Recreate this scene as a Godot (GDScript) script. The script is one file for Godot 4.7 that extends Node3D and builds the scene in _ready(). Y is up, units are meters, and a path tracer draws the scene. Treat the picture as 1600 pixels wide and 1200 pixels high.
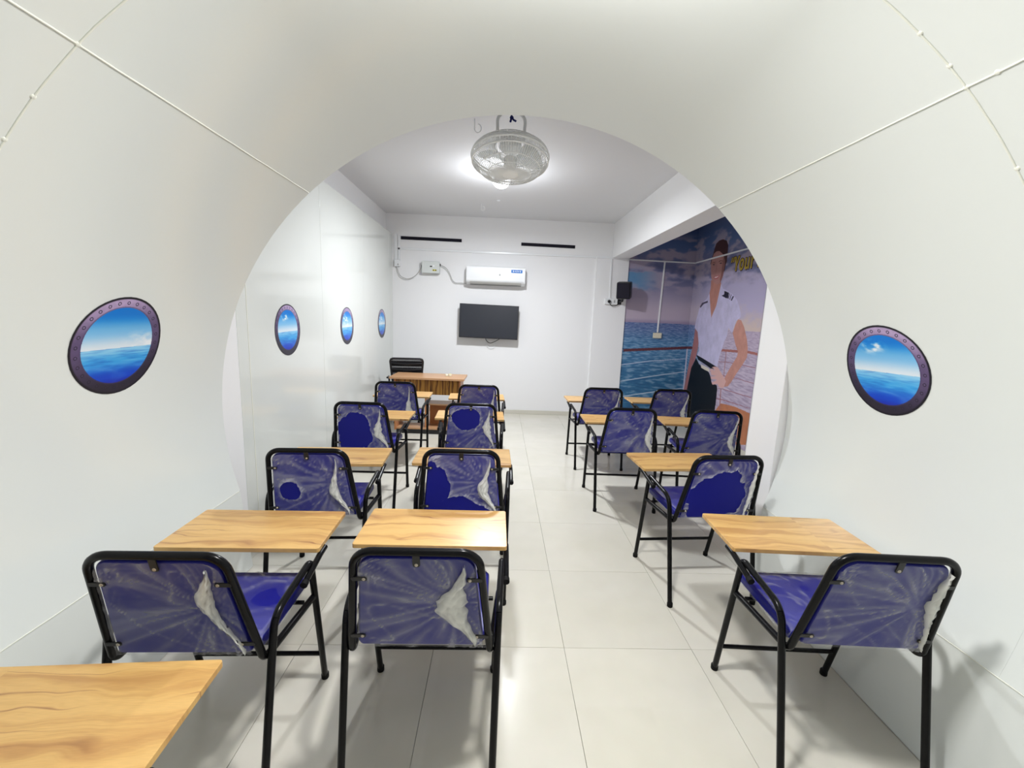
extends Node3D

const EYE := 1.581            # camera height
const CEIL := 3.046
const BACK := -6.77
const LEFT := -1.78
const RIGHT := 3.039
const TX := 0.083             # tunnel axis
const TY := 0.963
const TR := 1.666
const TEND := -2.43

var M := {}
var used := {}
var noise := FastNoiseLite.new()
var noise2 := FastNoiseLite.new()
var rng := RandomNumberGenerator.new()

func _ready() -> void:
	# ---- camera
	var cam := Camera3D.new()
	cam.name = "camera"
	cam.fov = rad_to_deg(2.0 * atan(600.0 / 660.0))
	cam.near = 0.03
	cam.far = 60.0
	cam.position = Vector3(0, EYE, 0)
	cam.rotation_degrees = Vector3(-9.143, -1.945, 2.256)
	add_child(cam)
	cam.current = true
	# ---- environment and exposure
	var env := Environment.new()
	env.background_mode = Environment.BG_COLOR
	env.background_color = Color(0.02, 0.02, 0.022)
	env.tonemap_mode = Environment.TONE_MAPPER_LINEAR
	env.tonemap_exposure = 0.955
	env.sdfgi_enabled = true
	env.ssao_enabled = true
	env.ssil_enabled = true
	var we := WorldEnvironment.new()
	we.name = "world_environment"
	we.environment = env
	add_child(we)
	# ---- lights: the room's ceiling LED and the one in the crown of the tunnel
	lamp_light("room_light", Vector3(-0.037, 2.865, -4.60), 8.6, 0.64, Color(0.97, 0.985, 1.0))
	lamp_light("tunnel_light", Vector3(0.16, 2.455, -1.05), 3.75, 0.56, Color(1.0, 0.995, 0.985))
	noise.noise_type = FastNoiseLite.TYPE_SIMPLEX_SMOOTH
	noise.seed = 11
	noise.frequency = 1.0
	noise.fractal_type = FastNoiseLite.FRACTAL_FBM
	noise.fractal_octaves = 3
	noise2.noise_type = FastNoiseLite.TYPE_SIMPLEX_SMOOTH
	noise2.seed = 77
	noise2.frequency = 1.0
	noise2.fractal_type = FastNoiseLite.FRACTAL_NONE
	rng.seed = 4242
	make_materials()
	build_room()
	build_tunnel()
	build_portholes()
	build_mural()
	build_chairs()
	build_desk()
	build_office_chair()
	build_back_wall_things()
	build_fan()
	build_ceiling_things()

func lamp_light(called: String, at: Vector3, energy: float, side: float, c: Color) -> void:
	# the flat face throws most of the light down, the dome's rim a little to all sides
	var l := AreaLight3D.new()
	l.name = called
	l.position = at
	l.rotation.x = -PI / 2
	l.area_size = Vector2(0.17, 0.17)
	l.area_normalize_energy = true
	l.light_energy = energy
	l.light_color = c
	l.area_range = 14.0
	l.area_attenuation = 2.0
	l.shadow_enabled = true
	add_child(l)
	var o := OmniLight3D.new()
	o.name = called + "_rim"
	o.position = at - Vector3(0, 0.02, 0)
	o.light_energy = side
	o.light_color = c
	o.light_size = 0.09
	o.omni_range = 14.0
	o.omni_attenuation = 2.0
	o.shadow_enabled = true
	add_child(o)

# ------------------------------------------------------------------ helpers
func numbered(called: String) -> String:
	if not used.has(called):
		used[called] = 0
		return called
	used[called] += 1
	return "%s_%03d" % [called, used[called]]

func st_new() -> SurfaceTool:
	var s := SurfaceTool.new()
	s.begin(Mesh.PRIMITIVE_TRIANGLES)
	return s

func thing(called: String, label: String, category: String, at := Vector3.ZERO, turn := 0.0, group := "") -> Node3D:
	var o := Node3D.new()
	o.name = numbered(called)
	add_child(o)
	o.position = at
	o.rotation.y = turn
	o.set_meta("label", label)
	o.set_meta("category", category)
	if group != "":
		o.set_meta("group", group)
	return o

func structure(called: String, label := "") -> Node3D:
	var o := Node3D.new()
	o.name = called
	add_child(o)
	o.set_meta("kind", "structure")
	if label != "":
		o.set_meta("label", label)
	return o

func put(called: String, mesh: Mesh, mat: Material, parent: Node3D, at := Vector3.ZERO) -> MeshInstance3D:
	var o := MeshInstance3D.new()
	o.name = called
	o.mesh = mesh
	o.material_override = mat
	o.position = at
	o.cast_shadow = GeometryInstance3D.SHADOW_CASTING_SETTING_ON
	parent.add_child(o, true)
	return o

func part(called: String, st: SurfaceTool, mat: Material, parent: Node3D, at := Vector3.ZERO) -> MeshInstance3D:
	return put(called, st.commit(), mat, parent, at)

func mat(c: Color, rough := 0.5, spec := 0.5, metal := 0.0) -> StandardMaterial3D:
	var m := StandardMaterial3D.new()
	m.albedo_color = c
	m.roughness = rough
	m.metallic_specular = spec
	m.metallic = metal
	return m

func c8(r: int, g: int, b: int) -> Color:
	return Color(r / 255.0, g / 255.0, b / 255.0)

func tri(st: SurfaceTool, p: Array, n: Array, uv: Array = [], col: Array = []) -> void:
	var order := [0, 1, 2]
	var fl: Vector3 = (p[1] - p[0]).cross(p[2] - p[0])
	if fl.dot(n[0] + n[1] + n[2]) > 0.0:
		order = [0, 2, 1]
	for i in order:
		st.set_normal(n[i])
		if uv.size():
			st.set_uv(uv[i])
		if col.size():
			st.set_color(col[i])
		st.add_vertex(p[i])

func quad(st: SurfaceTool, a: Vector3, b: Vector3, c: Vector3, d: Vector3, na: Vector3, nb: Vector3, nc: Vector3, nd: Vector3, uv: Array = []) -> void:
	if uv.size():
		tri(st, [a, b, c], [na, nb, nc], [uv[0], uv[1], uv[2]])
		tri(st, [a, c, d], [na, nc, nd], [uv[0], uv[2], uv[3]])
	else:
		tri(st, [a, b, c], [na, nb, nc])
		tri(st, [a, c, d], [na, nc, nd])

func flat(st: SurfaceTool, a: Vector3, b: Vector3, c: Vector3, d: Vector3, n: Vector3, uv: Array = []) -> void:
	quad(st, a, b, c, d, n, n, n, n, uv)

# a box with softened edges
func box(st: SurfaceTool, centre: Vector3, size: Vector3, bev := 0.004, xf := Transform3D.IDENTITY) -> void:
	var h := size * 0.5
	var b := minf(bev, minf(h.x, minf(h.y, h.z)) * 0.9)
	var at := func(i: int, s: Vector3) -> Vector3:
		var v := Vector3.ZERO
		for j in 3:
			v[j] = s[j] * (h[j] - (0.0 if j == i else b))
		return xf * (centre + v)
	for i in 3:
		var j := (i + 1) % 3
		var k := (i + 2) % 3
		for si in [-1.0, 1.0]:
			var nn := Vector3.ZERO
			nn[i] = si
			var q := []
			for sjk in [[-1.0, -1.0], [1.0, -1.0], [1.0, 1.0], [-1.0, 1.0]]:
				var s := Vector3.ZERO
				s[i] = si
				s[j] = sjk[0]
				s[k] = sjk[1]
				q.append(at.call(i, s))
			var n: Vector3 = (xf.basis * nn).normalized()
			flat(st, q[0], q[1], q[2], q[3], n)
			for sj in [-1.0, 1.0]:
				var n2 := Vector3.ZERO
				n2[j] = sj
				var m2: Vector3 = (xf.basis * n2).normalized()
				var s1 := Vector3.ZERO
				s1[i] = si
				s1[j] = sj
				s1[k] = -1.0
				var s2 := s1
				s2[k] = 1.0
				quad(st, at.call(i, s1), at.call(i, s2), at.call(j, s2), at.call(j, s1), n, n, m2, m2)
	for sx in [-1.0, 1.0]:
		for sy in [-1.0, 1.0]:
			for sz in [-1.0, 1.0]:
				var s := Vector3(sx, sy, sz)
				tri(st, [at.call(0, s), at.call(1, s), at.call(2, s)], [(xf.basis * Vector3(sx, 0, 0)).normalized(), (xf.basis * Vector3(0, sy, 0)).normalized(), (xf.basis * Vector3(0, 0, sz)).normalized()])

func boxes(called: String, list: Array, m: Material, parent: Node3D, bev := 0.004) -> MeshInstance3D:
	var st := st_new()
	for b in list:
		box(st, b[0], b[1], bev)
	return part(called, st, m, parent)

# a polyline with rounded corners: pts [[point, radius], ...]
func fillet(pts: Array, steps := 6) -> PackedVector3Array:
	var out := PackedVector3Array()
	for i in pts.size():
		var p: Vector3 = pts[i][0]
		var r: float = pts[i][1]
		if i == 0 or i == pts.size() - 1 or r <= 0.0:
			out.append(p)
			continue
		var a: Vector3 = (pts[i - 1][0] - p).normalized()
		var b: Vector3 = (pts[i + 1][0] - p).normalized()
		var half := acos(clampf(a.dot(b), -1.0, 1.0)) * 0.5
		var d := r / tan(half)
		d = minf(d, minf((pts[i - 1][0] - p).length(), (pts[i + 1][0] - p).length()) * 0.49)
		var rr := d * tan(half)
		var c: Vector3 = p + (a + b).normalized() * (rr / sin(half))
		var v0: Vector3 = p + a * d - c
		var v1: Vector3 = p + b * d - c
		for k in steps + 1:
			out.append(c + v0.slerp(v1, float(k) / steps))
	return out

func tube(st: SurfaceTool, pts: PackedVector3Array, r: float, sides := 10, caps := true, squash := 1.0) -> void:
	var n := pts.size()
	var dirs := []
	for i in n:
		var d := pts[mini(i + 1, n - 1)] - pts[maxi(i - 1, 0)]
		dirs.append(d.normalized())
	var up: Vector3 = Vector3.UP if absf(dirs[0].y) < 0.9 else Vector3.RIGHT
	var side: Vector3 = dirs[0].cross(up).normalized()
	var rings := []
	var norms := []
	for i in n:
		side = (side - dirs[i] * side.dot(dirs[i])).normalized()
		var v: Vector3 = dirs[i].cross(side).normalized()
		var ring := []
		var nr := []
		for k in sides:
			var a := TAU * k / sides
			var q := side * cos(a) + v * sin(a) * squash
			ring.append(pts[i] + q * r)
			nr.append(q.normalized())
		rings.append(ring)
		norms.append(nr)
	for i in n - 1:
		for k in sides:
			var l := (k + 1) % sides
			quad(st, rings[i][k], rings[i][l], rings[i + 1][l], rings[i + 1][k], norms[i][k], norms[i][l], norms[i + 1][l], norms[i + 1][k])
	if caps:
		for e in [0, n - 1]:
			var nn: Vector3 = -dirs[0] if e == 0 else dirs[n - 1]
			for k in sides:
				tri(st, [pts[e], rings[e][k], rings[e][(k + 1) % sides]], [nn, nn, nn])

func line(a: Vector3, b: Vector3) -> PackedVector3Array:
	return PackedVector3Array([a, b])

# profile of [radius, height] turned about an axis
func lathe(st: SurfaceTool, prof: Array, xf := Transform3D.IDENTITY, sides := 28) -> void:
	for i in prof.size() - 1:
		var r0: float = prof[i][0]
		var y0: float = prof[i][1]
		var r1: float = prof[i + 1][0]
		var y1: float = prof[i + 1][1]
		var nr := Vector2(y1 - y0, -(r1 - r0))
		if nr.length() < 1e-7:
			continue
		nr = nr.normalized()
		for k in sides:
			var a := TAU * k / sides
			var b := TAU * (k + 1) / sides
			var ca := Vector3(cos(a), 0, sin(a))
			var cb := Vector3(cos(b), 0, sin(b))
			var na: Vector3 = xf.basis * (ca * nr.x + Vector3.UP * nr.y)
			var nb: Vector3 = xf.basis * (cb * nr.x + Vector3.UP * nr.y)
			var p0: Vector3 = xf * (ca * r0 + Vector3.UP * y0)
			var p1: Vector3 = xf * (cb * r0 + Vector3.UP * y0)
			var p2: Vector3 = xf * (cb * r1 + Vector3.UP * y1)
			var p3: Vector3 = xf * (ca * r1 + Vector3.UP * y1)
			if r0 > 1e-6:
				tri(st, [p0, p1, p2], [na, nb, nb])
			if r1 > 1e-6:
				tri(st, [p0, p2, p3], [na, nb, na])

# convex outline in x/y pushed along z, edges softened; uv from uvs (scale, offset)
func plate(st: SurfaceTool, outline: PackedVector2Array, z0: float, z1: float, bev: float, xf := Transform3D.IDENTITY, uvs := Vector2.ONE, uvo := Vector2.ZERO) -> void:
	var n := outline.size()
	var c := Vector2.ZERO
	for q in outline:
		c += q / n
	var inn := PackedVector2Array()
	var nor := PackedVector2Array()
	for i in n:
		var t := (outline[(i + 1) % n] - outline[(i + n - 1) % n]).normalized()
		var o := Vector2(t.y, -t.x)
		if o.dot(outline[i] - c) < 0.0:
			o = -o
		nor.append(o)
		inn.append(outline[i] - o * bev)
	var uvf := func(q: Vector2) -> Vector2:
		return q * uvs + uvo
	for e in [[z0, z0 + bev, -1.0], [z1, z1 - bev, 1.0]]:
		var fz: float = e[0]
		var ez: float = e[1]
		var fn: Vector3 = (xf.basis * Vector3(0, 0, e[2])).normalized()
		for i in n:
			var j := (i + 1) % n
			var a := inn[i]
			var b := inn[j]
			tri(st, [xf * Vector3(c.x, c.y, fz), xf * Vector3(a.x, a.y, fz), xf * Vector3(b.x, b.y, fz)], [fn, fn, fn], [uvf.call(c), uvf.call(a), uvf.call(b)])
			var oa := outline[i]
			var ob := outline[j]
			var na: Vector3 = (xf.basis * Vector3(nor[i].x, nor[i].y, 0)).normalized()
			var nb: Vector3 = (xf.basis * Vector3(nor[j].x, nor[j].y, 0)).normalized()
			quad(st, xf * Vector3(a.x, a.y, fz), xf * Vector3(b.x, b.y, fz), xf * Vector3(ob.x, ob.y, ez), xf * Vector3(oa.x, oa.y, ez), fn, fn, nb, na, [uvf.call(a), uvf.call(b), uvf.call(ob), uvf.call(oa)])
	for i in n:
		var j := (i + 1) % n
		var oa := outline[i]
		var ob := outline[j]
		var na: Vector3 = (xf.basis * Vector3(nor[i].x, nor[i].y, 0)).normalized()
		var nb: Vector3 = (xf.basis * Vector3(nor[j].x, nor[j].y, 0)).normalized()
		quad(st, xf * Vector3(oa.x, oa.y, z0 + bev), xf * Vector3(ob.x, ob.y, z0 + bev), xf * Vector3(ob.x, ob.y, z1 - bev), xf * Vector3(oa.x, oa.y, z1 - bev), na, nb, nb, na, [uvf.call(oa), uvf.call(ob), uvf.call(ob), uvf.call(oa)])

func rounded(corners: Array, steps := 5) -> PackedVector2Array:
	var pts := []
	var n := corners.size()
	for k in [n - 1] + range(n) + [0]:
		pts.append([Vector3(corners[k][0], corners[k][1], 0), corners[k][2]])
	var f := PackedVector2Array()
	for i in n:
		var three := [pts[i], pts[i + 1], pts[i + 2]]
		var arc := fillet(three, steps)
		for k in range(1, arc.size() - 1):
			f.append(Vector2(arc[k].x, arc[k].y))
	return f

# ------------------------------------------------------------------ materials and printed textures
func make_materials() -> void:
	M.wall = mat(c8(238, 238, 239), 0.55, 0.35)
	M.ceiling = mat(c8(225, 226, 229), 0.8, 0.2)
	M.laminate = mat(c8(221, 224, 220), 0.11, 0.5)
	M.tunnel = mat(c8(229, 233, 230), 0.17, 0.5)
	M.bead = mat(c8(234, 235, 224), 0.4, 0.4)
	M.grout = mat(c8(198, 194, 181), 0.8, 0.2)
	M.black_tube = mat(c8(14, 14, 16), 0.24, 0.3)
	M.rubber = mat(c8(16, 16, 17), 0.7, 0.3)
	M.vinyl = mat(c8(25, 28, 132), 0.34, 0.35)
	M.screw = mat(c8(190, 180, 165), 0.3, 0.5, 0.8)
	M.white_plastic = mat(c8(236, 238, 240), 0.3, 0.5)
	M.fan_white = mat(c8(248, 249, 248), 0.35, 0.5)
	M.cream_plastic = mat(c8(226, 220, 196), 0.4, 0.5)
	M.grey_plastic = mat(c8(176, 178, 178), 0.4, 0.5)
	M.black_plastic = mat(c8(22, 22, 26), 0.4, 0.5)
	M.dark_slot = mat(c8(30, 28, 40), 0.7, 0.3)
	M.screen = mat(c8(46, 49, 57), 0.3, 0.5)
	M.cable = mat(c8(178, 178, 176), 0.5, 0.4)
	M.black_cable = mat(c8(30, 30, 32), 0.5, 0.4)
	M.blue_cord = mat(c8(34, 40, 104), 0.7, 0.3)
	M.blue_print = mat(c8(44, 120, 205), 0.5, 0.3)
	M.white_print = mat(c8(240, 242, 245), 0.5, 0.3)
	M.yellow_print = mat(c8(214, 202, 60), 0.5, 0.3)
	M.chrome = mat(c8(200, 200, 200), 0.2, 0.5, 0.9)
	var f := mat(Color.WHITE, 0.28, 0.5)
	f.vertex_color_use_as_albedo = true
	f.transparency = BaseMaterial3D.TRANSPARENCY_ALPHA
	f.cull_mode = BaseMaterial3D.CULL_DISABLED
	M.film = f
	var bl := mat(Color(0.86, 0.88, 0.88, 0.55), 0.3, 0.5)
	bl.transparency = BaseMaterial3D.TRANSPARENCY_ALPHA
	bl.cull_mode = BaseMaterial3D.CULL_DISABLED
	M.blade = bl
	M.wood = mat(Color.WHITE, 0.3, 0.5)
	M.wood.albedo_texture = wood_texture(3, c8(212, 172, 108), c8(192, 146, 86), c8(138, 92, 58), 0.25)
	M.dark_wood = mat(Color.WHITE, 0.42, 0.4)
	M.dark_wood.albedo_texture = wood_texture(9, c8(182, 132, 62), c8(140, 92, 42), c8(70, 42, 22), 1.0)
	M.desk_wood = mat(c8(184, 142, 104), 0.35, 0.5)
	M.desk_edge = mat(c8(184, 124, 78), 0.4, 0.4)
	M.tiles = []
	for k in 3:
		var t := mat(Color.WHITE, 0.2, 0.5)
		t.albedo_texture = tile_texture(20 + k, [1.0, 0.985, 0.995][k])
		M.tiles.append(t)
	M.lamp = mat(c8(245, 247, 250), 0.4, 0.3)
	M.lamp.emission_enabled = true
	M.lamp.emission = Color(0.97, 0.985, 1.0)
	M.lamp.emission_energy_multiplier = 4.0

func tile_texture(s: int, tone: float) -> ImageTexture:
	var im := Image.create(128, 128, false, Image.FORMAT_RGB8)
	for y in 128:
		for x in 128:
			var a := noise.get_noise_3d(x * 0.018, y * 0.03, s * 7.3)
			var b := noise.get_noise_3d(x * 0.11, y * 0.12, s * 3.1)
			var v := (1.0 + 0.022 * a + 0.014 * b) * tone
			im.set_pixel(x, y, Color(0.832 * v, 0.818 * v, (0.772 + 0.01 * a) * v))
	return ImageTexture.create_from_image(im)

func wood_texture(s: int, light: Color, mid: Color, dark: Color, strength: float) -> ImageTexture:
	var w := 1024
	var h := 512
	var im := Image.create(w, h, false, Image.FORMAT_RGB8)
	for y in h:
		for x in w:
			var warp := noise.get_noise_3d(x * 0.0032, y * 0.007, s) * 34.0
			var yy := y + warp
			var bands := noise.get_noise_3d(x * 0.0009, yy * 0.022, s + 31.0)
			var fine := noise2.get_noise_3d(x * 0.006, yy * 0.22, s + 5.0)
			var fine2 := noise2.get_noise_3d(x * 0.03, y * 0.6, s + 50.0)
			var ridge := 1.0 - absf(noise2.get_noise_3d(x * 0.0013, yy * 0.011, s + 90.0))
			var vein := smoothstep(0.935, 1.0, ridge) * smoothstep(-0.25, 0.35, noise2.get_noise_3d(x * 0.004, y * 0.004, s + 120.0))
			var c := light.lerp(mid, clampf(0.34 + bands * 1.2 + fine * 0.24, 0.0, 1.0) * (0.7 + 0.3 * strength))
			c = c.lerp(dark, clampf(vein * (0.55 + 0.35 * fine) + strength * maxf(0.0, bands * 1.4), 0.0, 0.85))
			c = c * (1.0 + fine2 * 0.03)
			im.set_pixel(x, y, c)
	return ImageTexture.create_from_image(im)

# ------------------------------------------------------------------ the room
func build_room() -> void:
	var fl := structure("floor")
	boxes("floor_bed", [[Vector3(0.6, -0.06, -2.1), Vector3(5.2, 0.105, 9.8)]], M.grout, fl, 0.002)
	var g := 0.0014
	var pitch := 0.6285
	var meshes := []
	for k in 4:
		var st := st_new()
		var hw := pitch * 0.5 - g * 0.5
		var o := PackedVector2Array([Vector2(-hw, -hw), Vector2(hw, -hw), Vector2(hw, hw), Vector2(-hw, hw)])
		plate(st, o, 0.0, 0.009, 0.0012, Transform3D(Basis(Vector3.RIGHT, -PI / 2), Vector3(0, -0.009, 0)), Vector2(0.4, 0.4), Vector2(0.37 * k, 0.61 * k))
		meshes.append(st.commit())
	for i in range(-4, 5):
		for j in range(-8, 7):
			var x := 0.365 + (i + 0.5) * pitch
			var z := -1.814 + (j + 0.5) * pitch
			if x < LEFT - 0.25 or x > RIGHT + 0.25 or z < BACK - 0.25 or z > 2.7:
				continue
			put("floor_tile", meshes[(i * 5 + j * 3 + 60) % 4], M.tiles[(i * 7 + j * 11 + 90) % 3], fl, Vector3(x, 0, z))
	var ce := structure("ceiling")
	boxes("ceiling_slab", [[Vector3(0.6, CEIL + 0.06, -2.1), Vector3(5.4, 0.12, 10.0)]], M.ceiling, ce)
	var wl := structure("wall_left")
	boxes("wall_surface", [[Vector3(LEFT - 0.06, 1.5, -2.1), Vector3(0.12, 3.12, 9.7)]], M.wall, wl)
	# pale laminate cladding that stands off the left wall, in sheets
	var edges := [-2.78, -2.9, -4.12, -5.34, -6.56, BACK]
	for k in 5:
		var a: float = edges[k]
		var b: float = edges[k + 1]
		boxes("wall_panel", [[Vector3(-1.7325, 1.375, (a + b) * 0.5), Vector3(0.095, 2.75, absf(a - b) - 0.002)]], M.laminate, wl, 0.0012)
	boxes("panel_joint_strip", [[Vector3(-1.6846, 1.375, -2.9), Vector3(0.003, 2.75, 0.008)]], M.bead, wl, 0.001)
	var wb := structure("wall_back")
	boxes("wall_surface", [[Vector3(0.6, 1.5, BACK - 0.06), Vector3(5.2, 3.12, 0.12)]], M.wall, wb)
	boxes("pilaster", [[Vector3(1.725, 1.27, BACK + 0.012), Vector3(0.51, 2.54, 0.03)]], M.wall, wb, 0.002)
	var wr := structure("wall_right")
	boxes("wall_surface", [[Vector3(RIGHT + 0.06, 1.5, -2.1), Vector3(0.12, 3.12, 9.7)]], M.wall, wr)
	var wf := structure("wall_front")
	boxes("wall_surface", [[Vector3(0.6, 1.5, 2.72), Vector3(5.2, 3.12, 0.12)]], M.wall, wf)
	boxes("pier", [[Vector3(-1.738, 1.5, -2.612), Vector3(0.1085, 3.0, 0.333)]], M.wall, wl, 0.003)
	var bm := structure("ceiling_beam")
	boxes("beam_body", [[Vector3(1.845, 2.79, -4.6), Vector3(0.26, 0.52, 4.34)]], M.wall, bm, 0.004)
	var pi_ := structure("pillar")
	boxes("pillar_body", [[Vector3(1.84, 1.265, -2.585), Vector3(0.27, 2.53, 0.29)]], M.wall, pi_, 0.004)
	var bb := structure("baseboard_back")
	boxes("skirting", [[Vector3(-0.1, 0.0325, BACK + 0.006), Vector3(3.14, 0.065, 0.012)], [Vector3(1.725, 0.0325, BACK + 0.033), Vector3(0.53, 0.065, 0.012)], [Vector3(2.51, 0.0325, BACK + 0.006), Vector3(1.05, 0.065, 0.012)]], M.tiles[1], bb, 0.002)
	var br := structure("baseboard_right")
	boxes("skirting", [[Vector3(RIGHT - 0.006, 0.0325, -4.6), Vector3(0.012, 0.065, 4.3)]], M.tiles[1], br, 0.002)

# ------------------------------------------------------------------ the barrel lining of the front part
func shell(st: SurfaceTool, a0: float, a1: float, z0: float, z1: float) -> void:
	var n := maxi(2, int(absf(a1 - a0) / deg_to_rad(2.0)))
	var out := 0.012
	var pt := func(a: float, r: float, z: float) -> Vector3:
		return Vector3(TX + r * cos(a), TY + r * sin(a), z)
	for i in n:
		var a := lerpf(a0, a1, float(i) / n)
		var b := lerpf(a0, a1, float(i + 1) / n)
		var na := Vector3(-cos(a), -sin(a), 0)
		var nb := Vector3(-cos(b), -sin(b), 0)
		quad(st, pt.call(a, TR, z0), pt.call(b, TR, z0), pt.call(b, TR, z1), pt.call(a, TR, z1), na, nb, nb, na)
		quad(st, pt.call(a, TR + out, z0), pt.call(b, TR + out, z0), pt.call(b, TR + out, z1), pt.call(a, TR + out, z1), -na, -nb, -nb, -na)
		for z in [z0, z1]:
			var nz := Vector3(0, 0, -1.0 if z == minf(z0, z1) else 1.0)
			flat(st, pt.call(a, TR, z), pt.call(b, TR, z), pt.call(b, TR + out, z), pt.call(a, TR + out, z), nz)
	for a in [a0, a1]:
		var t := Vector3(-sin(a), cos(a), 0) * (-1.0 if a == minf(a0, a1) else 1.0)
		flat(st, pt.call(a, TR, z0), pt.call(a, TR + out, z0), pt.call(a, TR + out, z1), pt.call(a, TR, z1), t)

func build_tunnel() -> void:
	var t := structure("wall_tunnel")
	var cuts := [-17.2, 48.5, 132.6, 196.5]
	var zs := [TEND, -1.17, 0.05, 1.27, 2.45]
	var gap := 0.0002
	for k in 4:
		for c in 3:
			var st := st_new()
			shell(st, deg_to_rad(cuts[c] + 0.04), deg_to_rad(cuts[c + 1] - 0.04), zs[k] + gap, zs[k + 1] - gap)
			part("wall_panel", st, M.tunnel, t)
		# the upright sheets below the curve
		for s in [[-1.514, 0.49, -1.466], [1.675, 0.47, 1.622]]:
			var st := st_new()
			var za: float = [TEND, -0.35, 0.85, 1.7][k] + gap
			var zb: float = [-0.35, 0.85, 1.7, 2.45][k] - gap
			var top := Vector3(s[0], s[1] - 0.001, 0)
			var bot := Vector3(s[2], 0.002, 0)
			var d := (top - bot).normalized()
			var n := Vector3(-d.y, d.x, 0)
			if n.dot(Vector3(TX, 0.3, 0) - bot) < 0.0:
				n = -n
			var o := n * -0.012
			for q in [[Vector3.ZERO, n], [o, -n]]:
				flat(st, bot + q[0] + Vector3(0, 0, za), top + q[0] + Vector3(0, 0, za), top + q[0] + Vector3(0, 0, zb), bot + q[0] + Vector3(0, 0, zb), q[1])
			for zz in [za, zb]:
				flat(st, bot + Vector3(0, 0, zz), top + Vector3(0, 0, zz), top + o + Vector3(0, 0, zz), bot + o + Vector3(0, 0, zz), Vector3(0, 0, -1 if zz == za else 1))
			part("wall_panel", st, M.tunnel, t)
	# beads of sealant along the joints
	for c in 4:
		var st := st_new()
		var a := deg_to_rad(cuts[c])
		var pts := PackedVector3Array()
		for i in 60:
			var z := lerpf(TEND + 0.01, 2.4, i / 59.0)
			var wob := noise2.get_noise_2d(z * 6.0, c * 9.0)
			pts.append(Vector3(TX + (TR - 0.0005) * cos(a + wob * 0.0007), TY + (TR - 0.0005) * sin(a + wob * 0.0007), z))
		tube(st, pts, 0.0028 if c in [1, 2] else 0.0021, 6)
		part("seam_bead", st, M.bead, t)
	for z in [-1.17, 0.05, 1.27]:
		var st := st_new()
		var pts := PackedVector3Array()
		for i in 80:
			var a := deg_to_rad(lerpf(8.0, 172.0, i / 79.0))
			pts.append(Vector3(TX + (TR - 0.0005) * cos(a), TY + (TR - 0.0005) * sin(a), z + 0.0015 * noise2.get_noise_2d(a * 9.0, z)))
		tube(st, pts, 0.0026, 6)
		part("seam_bead", st, M.bead, t)
	# lumps where beads were dabbed
	var st2 := st_new()
	for q in [[132.6, -1.17], [48.5, -1.17], [138.5, -1.17], [143.0, -1.17], [55.0, -1.17], [51.0, -1.17], [39.5, -1.17], [48.5, -1.10]]:
		var a: float = deg_to_rad(q[0])
		var c := Vector3(TX + TR * cos(a), TY + TR * sin(a), q[1])
		var xf := Transform3D(Basis(Vector3.BACK, a + PI / 2), c)
		lathe(st2, [[0.0, 0.004], [0.005, 0.003], [0.008, 0.0]], xf, 8)
	part("seam_bead", st2, M.bead, t)

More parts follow.
